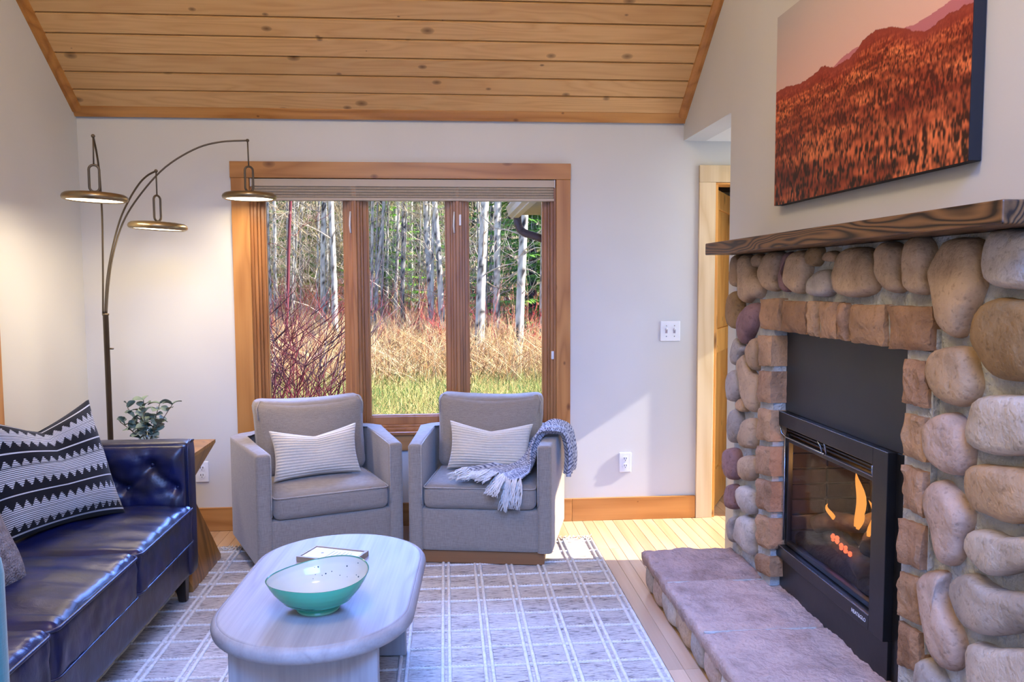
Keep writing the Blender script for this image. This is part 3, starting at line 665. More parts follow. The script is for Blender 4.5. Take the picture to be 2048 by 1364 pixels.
# ------------------------------------------------------------------ gas insert
ins = thing('fireplace_insert', 'black steel gas fireplace insert with glass front and small fire', 'fireplace insert', (1.3, 2.64, .176)); II = Matrix.Translation(ins.location).inverted()
def ipart(name, mat, *boxes, parent=ins, bev=.0015):
    b = B()
    for q in boxes: b.box(*q)
    o = b.bevel(bev, 2).build(name, mat, parent); o.data.transform(II); return o
FX, F0, F1, FZ0, FZ1 = 1.272, 2.235, 3.070, .288, .852      # proud frame
G0, G1, GZ0, GZ1 = 2.318, 3.012, .334, .800                 # frame opening
ipart('surround_panel', BLACKG, (1.300, 1.308, 2.12, 3.125, .853, 1.163)); ipart('side_panel', BLACKM, (1.300, 1.308, 3.071, 3.125, .158, .852)); ipart('side_panel', BLACKM, (1.300, 1.308, 2.12, 2.234, .158, .852))
ipart('base_panel', BLACKM, (1.288, 1.308, 2.2345, 3.0705, .158, .2875))
ipart('frame_rail', BLACKM, (FX, 1.31, G0, G1, GZ1, FZ1)); ipart('frame_rail', BLACKM, (FX, 1.31, G0, G1, FZ0, GZ0))
ipart('frame_stile', BLACKM, (FX, 1.31, G1+.0005, F1, FZ0, FZ1)); ipart('frame_stile', BLACKM, (FX, 1.31, F0, G0-.0005, FZ0, FZ1))
ipart('frame_edge', EDGE, (FX-.001, FX+.002, F0, F1, FZ1-.0005, FZ1+.0015), bev=.0004); ipart('frame_edge', EDGE, (FX-.001, FX+.002, G0, G1, GZ0-.001, GZ0+.0012), bev=.0004)
# recessed glass frame
b = B(); b.box(1.296, 1.316, G1-.040, G1-.012, GZ0+.004, GZ1-.03).box(1.296, 1.316, G0+.010, G0+.026, GZ0+.004, GZ1-.03).box(1.296, 1.316, G0+.026, G1-.040, GZ0+.004, GZ0+.022).box(1.296, 1.316, G0+.026, G1-.040, GZ1-.062, GZ1-.042)
gf = b.bevel(.002, 2).build('glass_frame', BLACKM, ins); gf.data.transform(II)
o = B().box(1.306, 1.309, G0+.02, G1-.03, GZ0+.012, GZ1-.052).build('glass', FGLASS, gf); o.data.transform(II)
# top guard bar with hooked ends
zb = GZ1-.044
for pts in ([(1.274, G1-.010, GZ1-.004), (1.278, G1-.014, GZ1-.03), (1.290, G1-.03, zb), (1.290, 2.67, zb)], [(1.274, G0+.004, GZ1-.004), (1.278, G0+.010, GZ1-.03), (1.290, G0+.022, zb), (1.290, 2.66, zb)],
            [(1.276, 2.69, GZ1-.002), (1.284, 2.683, GZ1-.02), (1.290, 2.680, zb)], [(1.276, 2.64, GZ1-.002), (1.284, 2.647, GZ1-.02), (1.290, 2.650, zb)],
            [(1.290, G1-.022, zb), (1.290, G1-.022, GZ0+.02)]):
    o = B().tube(pts, .0032, 8).build('guard_bar', EDGE, ins, True); o.data.transform(II)
for k_ in range(3): ipart('louvre', BLACKM, (1.300, 1.325, G0+.01, G1-.01, GZ1-.034+.012*k_, GZ1-.028+.012*k_))
# firebox with brick liner
BX = 1.70; fb = B().box(BX, BX+.02, 2.22, 3.10, .18, .92).box(1.31, BX, 2.18, 2.215, .18, .92).box(1.31, BX, 3.10, 3.13, .18, .92).box(1.31, BX, 2.215, 3.10, .88, .92).box(1.31, BX, 2.215, 3.10, .18, .30).build('firebox', new('firebox_liner', srgb(120, 116, 116), .8)[0], ins); fb.data.transform(II)
bme = B().box(0, .02, 0, .196, 0, .056).bevel(.003, 1).mesh('brick'); bme.materials.append(BRICKM)
bme2 = B().box(0, .176, 0, .02, 0, .056).bevel(.003, 1).mesh('brick'); bme2.materials.append(BRICKM)
for r_ in range(9):
    for c_ in range(5):
        yb = 2.222+c_*.2-(.1 if r_ % 2 else 0)
        if yb < 2.215 or yb+.196 > 3.10: continue
        o = link('brick', bme, None, fb); o.location = II @ Vector((BX-.021, yb, .302+r_*.062))
    for c_ in range(2): o = link('brick', bme2, None, fb); o.location = II @ Vector((1.325+c_*.182, 3.079, .302+r_*.062))
ab = cushion_mesh('ember_bed', (.26, .62, .05), .02, 14, .02, 0, .012); o = link('ember_bed', ab, ASH, ins); o.location = II @ Vector((1.50, 2.76, .335))
def log(p0, p1, r):
    pts = [Vector(p0).lerp(Vector(p1), t)+Vector((0, 0, .012*math.sin(t*7))) for t in np.linspace(0, 1, 9)]
    rs = [r*(1+.14*mn.noise(p*19)) for p in pts]; o = B().tube(pts, rs, 12).build('log', LOGM, ins, True); o.data.transform(II)
log((1.50, 2.50, .375), (1.58, 2.98, .40), .046); log((1.40, 2.55, .365), (1.46, 2.94, .375), .038); log((1.40, 2.95, .42), (1.56, 2.74, .50), .034); log((1.42, 2.60, .44), (1.58, 2.82, .46), .03)
def flame(y, z, h, w, x=1.45):
    pts = [(x+.01*math.sin(t*5+y*9), y+.02*math.sin(t*4+y*30)*t, z+h*t) for t in np.linspace(0, 1, 10)]
    rs = [max(.001, w*math.sin(PI*min(1, (t*.86+.14)))**.9) for t in np.linspace(0, 1, 10)]
    o = B().tube(pts, rs, 8).build('flame', FLAME, ins, True); o.data.transform(II)
flame(2.668, .50, .185, .017, 1.42); flame(2.70, .48, .10, .012, 1.44); flame(2.872, .455, .065, .009, 1.42); flame(2.62, .48, .12, .012, 1.44)
for q in range(14):
    y = 2.655+q*.0105; o = B().ball((1.385+.006*math.sin(q*2.1), y, .405+.006*math.sin(q*3.3)+.002*q), random.uniform(.004, .0085), 8).build('ember', EMBER, ins, True); o.data.transform(II)
light('fire_glow', 'POINT', (1.44, 2.70, .62), 3.0, (1, .45, .12), shadow_soft_size=.04)
tx = bpy.data.curves.new('maker_mark', 'FONT'); tx.body = 'HEAT&GLO'; tx.size = .017; tx.extrude = .0004
to = bpy.data.objects.new('maker_mark_source', tx); COL.objects.link(to)
bpy.context.view_layer.update(); tme = bpy.data.meshes.new_from_object(to); bpy.data.objects.remove(to)
Mt = Matrix(((0, 0, -1, 1.2712), (-1, 0, 0, 2.420), (0, 1, 0, .306), (0, 0, 0, 1)))
tme.transform(II @ Mt); tme.materials.clear(); link('maker_mark', tme, WHITE, ins)

# ------------------------------------------------------------------ mantel, canvas
b = B().box(1.122, XR, 1.575, 3.468, 1.463, 1.513).bevel(.004, 2)
tag(b.build('mantel_shelf', MANTEL), 'dark-stained wooden mantel shelf above the stone fireplace', 'mantel')
cv = thing('canvas_print', 'large canvas print of a red autumn mountainside on the white wall', 'wall art', (1.29, 2.54, 1.644))
CW, CH = 1.195, .72
o = B().box(.0012, XR-1.291, -CW/2, CW/2, 0, CH).bevel(.002, 1).build('canvas_body', new('canvas_edge', srgb(18, 18, 22), .6)[0], cv)
nu, nv = 520, 330; U, V = np.meshgrid(np.linspace(0, 1, nu), np.linspace(0, 1, nv), indexing='ij')
def vnoise(x, y, seed=0):
    xi, yi = np.floor(x).astype(int), np.floor(y).astype(int); fx, fy = x-xi, y-yi; fx = fx*fx*(3-2*fx); fy = fy*fy*(3-2*fy)
    h = lambda a, b: (np.sin(a*127.1+b*311.7+seed*74.7)*43758.5453) % 1
    return (h(xi, yi)*(1-fx)+h(xi+1, yi)*fx)*(1-fy)+(h(xi, yi+1)*(1-fx)+h(xi+1, yi+1)*fx)*fy
def curve(u, pts): return np.interp(u, [p[0] for p in pts], [p[1] for p in pts])
L3 = lambda *c: np.array(srgb(*c)[:3])
sky_t = np.clip((V-.45)/.55, 0, 1)[..., None]; img = L3(238, 186, 164)*(1-sky_t)+(L3(186, 178, 176)*(1-U[..., None])+L3(224, 196, 178)*U[..., None])*sky_t
img = img*(1-.25*np.clip(.3-U, 0, 1)[..., None])
rough_ = .008*vnoise(U*60, U*0, 3)+.004*vnoise(U*160, U*0, 4)
r1 = curve(U, [(0, .50), (.30, .55), (.373, .565), (.44, .592), (.52, .603), (.6, .58), (.726, .575), (.789, .561), (.885, .570), (1, .585)])+rough_*.4
r2 = curve(U, [(0, .604), (.08, .60), (.179, .576), (.27, .586), (.327, .600), (.345, .597), (.373, .570), (.459, .567), (.5, .572), (.53, .592), (.551, .612), (.588, .622), (.636, .617), (.70, .597), (.727, .580), (.78, .538), (.83, .512), (.886, .523), (.93, .530), (1, .528)])+rough_
img = np.where((V < r1)[..., None], L3(196, 118, 122), img)
img = np.where((V < r2)[..., None], L3(150, 62, 48), img)
pz = 1/(.78-.9*np.clip(V, 0, .66)+.02); px_n = (U-.4)*pz
def trees(k, sd): return vnoise(U*k, V*k*.30+sd, sd)*.55+vnoise(U*k*1.9, V*k*.55, sd+1)*.45
ss = lambda a, b: np.clip((V-a)/(b-a), 0, 1)
w1, w2 = ss(.16, .30), ss(.34, .46)
tree = (trees(105, 1)*(1-w1)+trees(160, 21)*w1)*(1-w2)+trees(250, 31)*w2
tree2 = vnoise(px_n*3.2+5, pz*5.5, 5)*.55+vnoise(px_n*9, pz*15, 6)*.45
dep = np.clip((r2-V)/.5, 0, 1)
f = np.clip((tree-.34)*3.0, 0, 1)*(.30+.70*np.clip((tree2-.28)*2.4, 0, 1))
lo = L3(96, 30, 20)[None, None]*(1-dep[..., None])+L3(46, 30, 22)*dep[..., None]; hi = L3(212, 62, 38)*(1-tree2[..., None])+L3(255, 148, 88)*tree2[..., None]
fo = lo*(1-f[..., None])+hi*f[..., None]
far_ = np.clip(1-dep*5, 0, 1)[..., None]; fo = fo*(1-.55*far_)+L3(176, 62, 48)*.55*far_
near = np.clip((r2-V)/.06, 0, 1)[..., None]
img = np.where((V < r2)[..., None], img*(1-near)+fo*near, img)
img = img*(1-.45*(np.clip(1-U*1.6, 0, 1)*np.clip(1-V*2.2, 0, 1))[..., None])
Vv = np.stack([np.full(nu*nv, 0.), (CW/2-U*CW).ravel(), (V*CH).ravel()], 1)
link('print', raw_mesh('print', Vv, grid_faces(nu, nv), True, img.reshape(-1, 3)), PRINT, cv)

# ================================================================== RUG
rg = thing('area_rug', 'woven beige rug with raised ivory grid lines and fringed ends', 'rug', (0, 0, 0))
RX0, RX1, RY0, RY1 = -1.27, .752, 1.15, 4.135
B().box(RX0, RX1, RY0, RY1, .0005, .010).bevel(.003, 2).build('weave', RUGM, rg)
pts = [(0, t, 0) for t in np.linspace(RY0, RY1, 120)]
mcord = B().tube(pts, [.0078*(1+.12*math.sin(i*1.9)) for i in range(120)], 6).mesh('warp_cord', True); mcord.materials.append(FRINGE)
for i in range(14):
    xc = .735-i*.149
    if xc < RX0: break
    for dx in (-.0125, .0125):
        o = link('warp_cord', mcord, None, rg); o.location = (xc+dx if i else xc+dx-.003, 0, .0105)
n = 480; pts = [(t, 0, 0) for t in np.linspace(RX0+.01, RX1-.01, n)]
mrow = B().tube(pts, [.0030+.0050*abs(math.sin(i*PI/3.0+.5)) for i in range(n)], 6).mesh('weft_cord', True); mrow.materials.append(FRINGE)
yy = 4.095
while yy > RY0+.03:
    o = link('weft_cord', mrow, None, rg); o.location = (0, yy, .0095); o.rotation_euler = (0, 0, random.uniform(-.0015, .0015)); yy -= .148
def strand_mesh(L, nst, spread, r=.0022, droop=0):
    b = B()
    for s_ in range(nst):
        a = random.uniform(-spread, spread); c2 = random.uniform(-spread, spread); p = [Vector((0, 0, 0))]
        for t in (.25, .5, .75, 1): p.append(Vector((a*L*t+.012*math.sin(t*5+s_), L*t, c2*L*.25*t+.004*math.sin(t*7+s_*2)-droop*t*t)))
        b.tube(p, [r, r, r*.9, r*.75, r*.4], 5)
    m_ = b.mesh('tassel', True); m_.materials.append(FRINGE); return m_
tms = [strand_mesh(.07, 5, .35, .0024) for _ in range(4)]
for i in range(62):
    o = link('tassel', random.choice(tms), None, rg); o.location = (RX0+.015+i*.0325, RY1-.004, .008); o.rotation_euler = (0, 0, random.uniform(-.3, .3))

# ================================================================== ARMCHAIRS
AW, AD, AT, AH, FLARE = .68, .64, .068, .588, .055
def armchair(name, label, loc, rz, seed):
    t = thing(name, label, 'armchair', loc, rz, 'pair of taupe armchairs by the window')
    z0 = .075
    # wrap-around shell: arms and back as one upholstered U, rounded at the rear corners
    def rr(hx, y0, y1, r, n=7):
        p = [(-hx, y0)]
        p += [(-hx+r-r*math.cos(a), y1-r+r*math.sin(a)) for a in np.linspace(0, PI/2, n)]
        p += [(hx-r+r*math.sin(a), y1-r+r*math.cos(a)) for a in np.linspace(0, PI/2, n)]
        return p+[(hx, y0)]
    outer = rr(AW/2, -AD/2, AD/2, .12); inner = rr(AW/2-AT, -AD/2, AD/2-.07, .07)
    b = B(); poly = outer+inner[::-1]
    b.prism(poly, lambda p: (p[0], p[1], z0), lambda p: (p[0], p[1], AH))
    bm = b.bm; tops = [e for e in bm.edges if all(v.co.z > AH-.001 for v in e.verts)]
    fr = [e for e in bm.edges if all(abs(v.co.y+AD/2) < .001 for v in e.verts) and abs(e.verts[0].co.z-e.verts[1].co.z) > .1]
    bmesh.ops.bevel(bm, geom=tops+fr, offset=.018, segments=4, profile=.5, affect='EDGES', clamp_overlap=True)
    for v in bm.verts: v.co.x *= 1+FLARE/(AW/2)*(v.co.y+AD/2)/AD
    for v in bm.verts:    # hem drawn in a little towards the plinth at the back
        k_ = max(0, (.30-v.co.z)/.30); v.co.z += .035*k_*max(0, (v.co.y+.1)/.42)
    shell = b.build('shell', LINEN, t, angle=40)
    for sx in (-1, 1):   # welt along the arm tops and down the front edges
        pts = [(sx*(AW/2-AT+.004)*(1+FLARE/(AW/2)*(y+AD/2)/AD), y, AH-.006) for y in np.linspace(.12, -AD/2+.012, 8)]+[(sx*(AW/2-AT+.004), -AD/2-.001, z) for z in np.linspace(AH-.02, .30, 6)]
        B().tube(pts, .0028, 6).build('welt', PIPE, shell, True)
    fp_ = cushion_mesh('front_panel', (AW-2*AT+.012, .09, .205), .012, 8, 0, .004); o = link('front_panel', fp_, LINEN, t); o.location = (0, -AD/2+.049, z0+.1025)
    o = link('deck', cushion_mesh('deck', (AW-2*AT+.01, AD-.12, .10), .01, 4), LINEN, t); o.location = (0, .02, .215)
    sc = link('seat_cushion', cushion_mesh('seat_cushion', (AW-2*AT-.008, AD-.13, .118), .034, 18, .022, .008, .0022, seed), LINEN, t); sc.location = (0, -AD/2+(AD-.13)/2-.012, .338)
    hx, hy = (AW-2*AT-.008)/2, (AD-.13)/2
    pts = [(-hx+.004, hy-.06, .046)]+[(-hx+.03-.028*math.cos(a)-.0, -hy+.03-.028*math.sin(a)-.004, .046) for a in np.linspace(0, PI/2, 6)]+[(hx-.03+.028*math.sin(a), -hy+.03-.028*math.cos(a)-.004, .046) for a in np.linspace(0, PI/2, 6)]+[(hx-.004, hy-.06, .046)]
    B().tube(pts, .0030, 6).build('piping', PIPE, sc, True)
    def lean(p, s_):
        p.y += .030*(1-s_.x**2)*(1 if s_.y < 0 else 0)*-1+ (p.z*.22)
        p.z += .014*abs(s_.x)**2*(s_.z > .5)-.010*(s_.z > .5)*(1-s_.x**2)
        k_ = 1+.045*max(0, s_.z); p.x *= k_; return p
    bc = link('back_cushion', cushion_mesh('back_cushion', (.535, .15, .37), .05, 18, .008, .028, .003, seed+3, lean), LINEN, t); bc.location = (0, AD/2-.165, .575)
    n_ = 30; pts = []
    for q in np.linspace(-1, 1, n_):
        pts.append((q*.255*1.045, -.055+.04, .178+.014*q*q-.010*(1-q*q)))
    pts = [(-.262, -.050, .10), (-.268, -.032, .155)]+pts[1:-1]+[(.268, -.032, .155), (.262, -.050, .10)]
    B().tube(pts, .0030, 6).build('piping', PIPE, bc, True)
    B().box(-AW/2+.035, AW/2-.035, -AD/2+.018, AD/2-.12, .0125, z0).bevel(.003, 1).build('plinth', PLINTH, t)
    return t
chL = armchair('armchair', 'taupe linen armchair nearest the floor lamp, without a throw', (-.643, 4.067, 0), math.radians(21), 2)
chR = armchair('armchair', 'taupe linen armchair with a chevron throw over its arm', (.205, 4.096, 0), math.radians(-10), 9)
def lumbar(label, ch, loc, rot, seed):
    o = link('lumbar_pillow', pillow_mesh('lumbar_pillow', .425, .245, .13, 60, 150, .036, 17, None, seed, .005), IVORY)
    tag(o, label, 'pillow', 'ribbed lumbar pillows'); M_ = Matrix.Translation(ch.location) @ Matrix.Rotation(ch.rotation_euler.z, 4, 'Z')
    o.matrix_world = M_ @ Matrix.Translation(loc) @ Matrix.Rotation(rot[2], 4, 'Z') @ Matrix.Rotation(rot[0], 4, 'X') @ Matrix.Rotation(rot[1], 4, 'Y')
lumbar('ivory ribbed lumbar pillow on the armchair nearest the floor lamp', chL, (-.022, -.075, .530), (-.30, -.02, 0), 1)
lumbar('ivory ribbed lumbar pillow on the armchair with the throw', chR, (.018, -.040, .526), (-.30, .03, 0), 4)

# ------------------------------------------------------------------ throw
th = thing('throw_blanket', 'navy and white chevron throw with white fringe draped over an armchair arm', 'blanket', chR.location, chR.rotation_euler.z)
eL = [(.392, -.10, .395), (.398, -.12, .49), (.378, -.13, .590), (.340, -.15, .608), (.285, -.17, .604), (.256, -.19, .545), (.250, -.215, .475), (.240, -.26, .440), (.225, -.30, .433), (.205, -.328, .422)]
eR = [(.428, .09, .40), (.436, .08, .50), (.418, .07, .600), (.372, .06, .632), (.318, .05, .628), (.270, .03, .570), (.215, .0, .505), (.140, -.05, .455), (.04, -.11, .440), (-.070, -.185, .436)]
nu, nv = 110, 50
def catm(P, t):
    n = len(P)-1; i = min(int(t*n), n-1); f = t*n-i; P = [Vector(p) for p in P]
    p0, p1, p2, p3 = P[max(i-1, 0)], P[i], P[i+1], P[min(i+2, n)]
    return .5*((2*p1)+(-p0+p2)*f+(2*p0-5*p1+4*p2-p3)*f*f+(-p0+3*p1-3*p2+p3)*f**3)
Vt = []; Ct = []
for i in range(nu):
    t = i/(nu-1); a, b_ = catm(eL, t), catm(eR, t); a1, b1_ = catm(eL, min(1, t+.02)), catm(eR, min(1, t+.02)); a0, b0_ = catm(eL, max(0, t-.02)), catm(eR, max(0, t-.02))
    tg = ((a1+b1_)-(a0+b0_)).normalized(); sdv = (b_-a).normalized(); nrm = sdv.cross(tg).normalized()
    ref = Vector((1, 0, .3)) if t < .3 else Vector((-.3, -.2, 1))
    if nrm.dot(ref) < 0: nrm = -nrm
    for j in range(nv):
        v = j/(nv-1); am = np.interp(t, [0, .3, .6, .85, 1], [.018, .012, .014, .009, .006])
        fold = am*math.sin(v*19+t*2.2)+am*.35*math.sin(v*41+t*6)+.010
        p = a.lerp(b_, v)+nrm*fold
        if t > .8: p += tg*(.022*math.sin(v*9))*(t-.8)/.2
        Vt.append(p)
        zz = abs(((v*5.5) % 1)-.5)*2; s_ = (t*46+zz*1.5) % 1.0
        Ct.append((.72, .72, .76) if s_ < .60 else (.028, .034, .10))
th_me = raw_mesh('cloth', Vt, grid_faces(nu, nv), True, Ct); cloth = link('cloth', th_me, PATTERN, th)
sol = cloth.modifiers.new('thickness', 'SOLIDIFY'); sol.thickness = .006; sol.offset = 0
tmt = [strand_mesh(.135, 13, .17, .0031) for _ in range(5)]
for k_ in range(24):
    v = (k_+.5)/24; p = Vt[(nu-1)*nv+int(v*(nv-1))]; o = link('tassel', random.choice(tmt), None, th)
    out = Vector((-.42+.25*(.5-v), -.90, 0)).normalized(); reach = p.y+.334     # how far the seat still carries it
    dz = -1.5 if reach < .03 else (-.55 if reach < .09 else -.10)
    dv = Vector((out.x+random.uniform(-.15, .15), out.y*(1 if dz > -1 else .45), dz)).normalized(); x_ = dv.cross(Vector((0, 0, 1))).normalized(); z_ = x_.cross(dv)
    o.matrix_local = Matrix.Translation(Vector(p)+Vector((0, -.004, .004))) @ Matrix((x_, dv, z_)).transposed().to_4x4(); o.scale = (1, random.uniform(.85, 1.15), 1)

# ================================================================== COFFEE TABLE
TH = .420; tc_ = Vector((-.372, 2.535, 0))
tb = thing('coffee_table', 'whitewashed oval coffee table with rounded ends on a panel base', 'coffee table', tc_, math.radians(-3))
TL, TW = .985, .572
def stadium(L, w, n=20):
    r = w/2; h = L/2-r
    return [(r*math.cos(a), h+r*math.sin(a)) for a in np.linspace(0, PI, n)]+[(r*math.cos(a), -h+r*math.sin(a)) for a in np.linspace(PI, 2*PI, n)]
b = B(); bm = b.bm; rings = []
for ins_, z in ((.045, TH-.046), (.012, TH-.044), (.003, TH-.036), (0, TH-.024), (.002, TH-.012), (.008, TH-.004), (.014, TH-.0015), (.016, TH-.003), (.018, TH-.0005), (.024, TH)):
    rings.append([bm.verts.new((x, y, z)) for x, y in stadium(TL-2*ins_, TW-2*ins_, 28)])
for A, C in zip(rings, rings[1:]):
    n = len(A)
    for k_ in range(n): bm.faces.new((A[k_], A[(k_+1) % n], C[(k_+1) % n], C[k_]))
bm.faces.new(rings[-1]); bm.faces.new(rings[0][::-1])
b.build('table_top', WASH, tb, angle=50)
lp = local(tb, -.20, 2.83, 0)
for q in ((-.200, .200, -.375, -.335), (-.200, .200, .335, .375)): B().box(q[0], q[1], q[2], q[3], .0145, TH-.047).bevel(.004, 2).build('end_panel', WASHZ, tb)
B().box(-.030, .030, -.3345, .3345, .0145, TH-.047).bevel(.004, 2).build('centre_panel', WASHZ, tb)

# ------------------------------------------------------------------ bowl
bw = thing('serving_bowl', 'mint green glazed bowl with cream speckled inside on the coffee table', 'bowl', (-.372, 2.315, TH))
def bowl_sheet(profile, color, wob):
    seg = 72; V = []; C = []
    for r, z in profile:
        for k_ in range(seg):
            a = k_*2*PI/seg; e = z/.10; rr_ = r*(1+.035*e*math.cos(2*a+.2)); zz = z+wob*e*(.010*math.cos(a-.35)+.006*math.sin(2*a))
            V.append((rr_*math.cos(a), rr_*math.sin(a), zz)); C.append(color(a, z, r))
    F = []
    for i in range(len(profile)-1):
        for k_ in range(seg): F.append((i*seg+k_, i*seg+(k_+1) % seg, (i+1)*seg+(k_+1) % seg, (i+1)*seg+k_))
    return V, F, C
MINT, MINTD, MINTL, CREAM, BLK = (np.array(srgb(*c)[:3]) for c in ((84, 196, 152), (36, 132, 98), (140, 214, 176), (206, 202, 184), (30, 48, 56)))
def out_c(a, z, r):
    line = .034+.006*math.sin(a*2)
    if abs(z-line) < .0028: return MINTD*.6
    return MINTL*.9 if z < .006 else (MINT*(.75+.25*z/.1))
op = [(0, .001), (.058, .001), (.060, 0), (.062, .004), (.060, .010), (.068, .018), (.084, .026), (.098, .034), (.099, .0365), (.112, .050), (.124, .066), (.133, .082), (.139, .096), (.1405, .100)]
dense = []
for (r0, z0_), (r1_, z1_) in zip(op, op[1:]):
    for t in np.linspace(0, 1, 5)[:-1]: dense.append((r0+(r1_-r0)*t, z0_+(z1_-z0_)*t))
dense.append(op[-1])
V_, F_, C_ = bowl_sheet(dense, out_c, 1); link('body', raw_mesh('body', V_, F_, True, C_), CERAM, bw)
ip = [(.1405, .100), (.1395, .1008), (.1375, .0995), (.131, .082), (.118, .062), (.100, .042), (.075, .024), (.045, .015), (0, .013)]
dense = []
for (r0, z0_), (r1_, z1_) in zip(ip, ip[1:]):
    for t in np.linspace(0, 1, 7)[:-1]: dense.append((r0+(r1_-r0)*t, z0_+(z1_-z0_)*t))
dense.append(ip[-1])
V_, F_, C_ = bowl_sheet(dense, lambda a, z, r: (MINTD*.8 if z > .0993 else CREAM), 1); ii_ = link('lining', raw_mesh('lining', V_, F_, True, C_), CERAM, bw)
spk = new('speckle', srgb(28, 60, 70), .3)[0]
for q in range(13):
    a = random.uniform(.3, 1.9); zz = random.uniform(.045, .09); r = np.interp(zz, [.042, .062, .082], [.100, .118, .131])
    e = zz/.1; rr_ = r*(1+.035*e*math.cos(2*a+.2))-.0006; z2 = zz+e*(.010*math.cos(a-.35)+.006*math.sin(2*a))
    B().ball((rr_*math.cos(a), rr_*math.sin(a), z2), random.uniform(.0011, .0024), 8).build('speckle', spk, ii_, True)

# ------------------------------------------------------------------ framed card lying on the table
q = [at(x, y, 'Z', TH+.019) for x, y in ((590, 1112), (632, 1090), (741, 1101), (700, 1125))]; cq = sum(q, Vector())/4
ax = ((q[2]-q[1])+(q[3]-q[0])).normalized(); pf = thing('framed_card', 'small framed paper card lying on the coffee table behind the bowl', 'framed card', (cq.x, cq.y, TH), math.atan2(ax.y, ax.x))
fwid, fdep = .205, .125
for q in ((-fwid/2, fwid/2, -fdep/2, -fdep/2+.010), (-fwid/2, fwid/2, fdep/2-.010, fdep/2)): wpart('frame_bar', FRAMEB, (q[0], q[1], q[2], q[3], .0005, .019), parent=pf, bev=.001)
for q in ((-fwid/2, -fwid/2+.010), (fwid/2-.010, fwid/2)): wpart('frame_bar', FRAMEB, (q[0], q[1], -fdep/2+.0105, fdep/2-.0105, .0005, .019), parent=pf, bev=.001)
pp = B().box(-fwid/2+.0105, fwid/2-.0105, -fdep/2+.0105, fdep/2-.0105, .002, .0155).build('paper', PAPER, pf)
for k_ in range(6): B().box(-.012+k_*.014, -.010+k_*.014, -.030, .032-.004*(k_ % 3), .0156, .0158).build('print_line', INK, pp)
B().lathe([(0, .0156), (.005, .0156), (.005, .0158), (0, .0158)], 12, Matrix.Translation((-.042, .004, 0))).build('print_mark', INK, pp)

# ================================================================== SOFA
sf = thing('leather_sofa', 'dark blue-black tufted leather sofa along the left wall', 'sofa', (-1.49, 2.50, 0)); SI = Matrix.Translation(sf.location).inverted()
SX0, SX1, SY0, SY1 = -1.885, -1.068, 1.46, 3.545
def sp(name, me, loc, mat=LEATHER, parent=sf): o = link(name, me, mat, parent); o.location = SI @ Vector(loc) if parent is sf else loc; return o
sp('base', cushion_mesh('base', (SX1-SX0-.03, SY1-SY0-.02, .15), .018, 10, 0, 0, .0015), ((SX0+SX1)/2, (SY0+SY1)/2, .195))
def tuft(p0, du, dv, nrm, lu, lv, thick, holes, name):
    """upholstered panel with pulled buttons: p0 corner, du/dv unit axes, nrm outward"""
    nu, nv = int(lu/.012)+1, int(lv/.012)+1; V = []
    def height(a, b):
        h = .030*(1-abs(2*b/lv-1)**6)
        for (ha, hb) in holes:
            d = math.hypot(a-ha, b-hb); h -= .026*math.exp(-(d/.022)**2)+.022*math.exp(-(d/.075)**2)
            ang = math.atan2(b-hb, a-ha); h += .0030*math.sin(ang*7)*math.exp(-((d-.05)/.035)**2)
        for (ha, hb) in holes:      # diagonal pleats between buttons
            for (ga, gb) in holes:
                if ga <= ha or abs(gb-hb) < .02 or math.hypot(ga-ha, gb-hb) > .24: continue
                L = math.hypot(ga-ha, gb-hb); ux, uy = (ga-ha)/L, (gb-hb)/L; t = (a-ha)*ux+(b-hb)*uy; d = abs(-(a-ha)*uy+(b-hb)*ux)
                if 0 < t < L: h -= .012*math.exp(-(d/.014)**2)
        return h+.002*mn.noise(Vector((a*30, b*30, 1)))
    for i in range(nu):
        for j in range(nv):
            a, b = lu*i/(nu-1), lv*j/(nv-1); e = min(a, lu-a, b, lv-b); V.append(p0+du*a+dv*b+nrm*(height(a, b)*min(1, e/.03)))
    F = [tuple(f) for f in grid_faces(nu, nv)]; per = [i*nv for i in range(nu)]+[(nu-1)*nv+j for j in range(1, nv)]+[i*nv+nv-1 for i in range(nu-2, -1, -1)]+[j for j in range(nv-2, 0, -1)]
    b0 = len(V); V += [V[q]-nrm*thick for q in per]
    for k_ in range(len(per)): F.append((per[k_], per[(k_+1) % len(per)], b0+(k_+1) % len(per), b0+k_))
    me = raw_mesh(name, [SI @ v for v in V], F, True); bm = bmesh.new(); bm.from_mesh(me); bmesh.ops.recalc_face_normals(bm, faces=list(bm.faces)); bm.to_mesh(me); bm.free()
    o = link(name, me, LEATHER, sf)
    for (ha, hb) in holes: B().ball(SI @ (p0+du*ha+dv*hb-nrm*.026), .011, 10).build('button', LEATHER, o, True)
    return o
# far arm, near arm, back
arm_me = cushion_mesh('arm', (SX1-SX0-.01, .105, .575), .026, 10, 0, 0, .001)
sp('arm', arm_me, ((SX0+SX1)/2+.004, SY1-.0525, .4075)); sp('arm', arm_me, ((SX0+SX1)/2+.004, SY0+.0525, .4075))
sp('back', cushion_mesh('back', (.115, SY1-SY0-.21, .575), .03, 10, 0, 0, .001), (SX0+.0575, (SY0+SY1)/2, .4075))
holes = [(.16, .205), (.36, .205), (.56, .205), (.26, .105), (.46, .105), (.66, .105), (.06, .105)]
tuft(Vector((SX0+.11, SY1-.128, .400)), Vector((1, 0, 0)), Vector((0, 0, 1)), Vector((0, -1, 0)), SX1-SX0-.125, .280, .03, holes, 'tufted_arm')
hb_ = [(x_, .205) for x_ in np.arange(.18, 1.85, .22)]+[(x_, .105) for x_ in np.arange(.07, 1.85, .22)]
tuft(Vector((SX0+.138, SY0+.10, .400)), Vector((0, 1, 0)), Vector((0, 0, 1)), Vector((1, 0, 0)), SY1-SY0-.21, .280, .03, hb_, 'tufted_back')
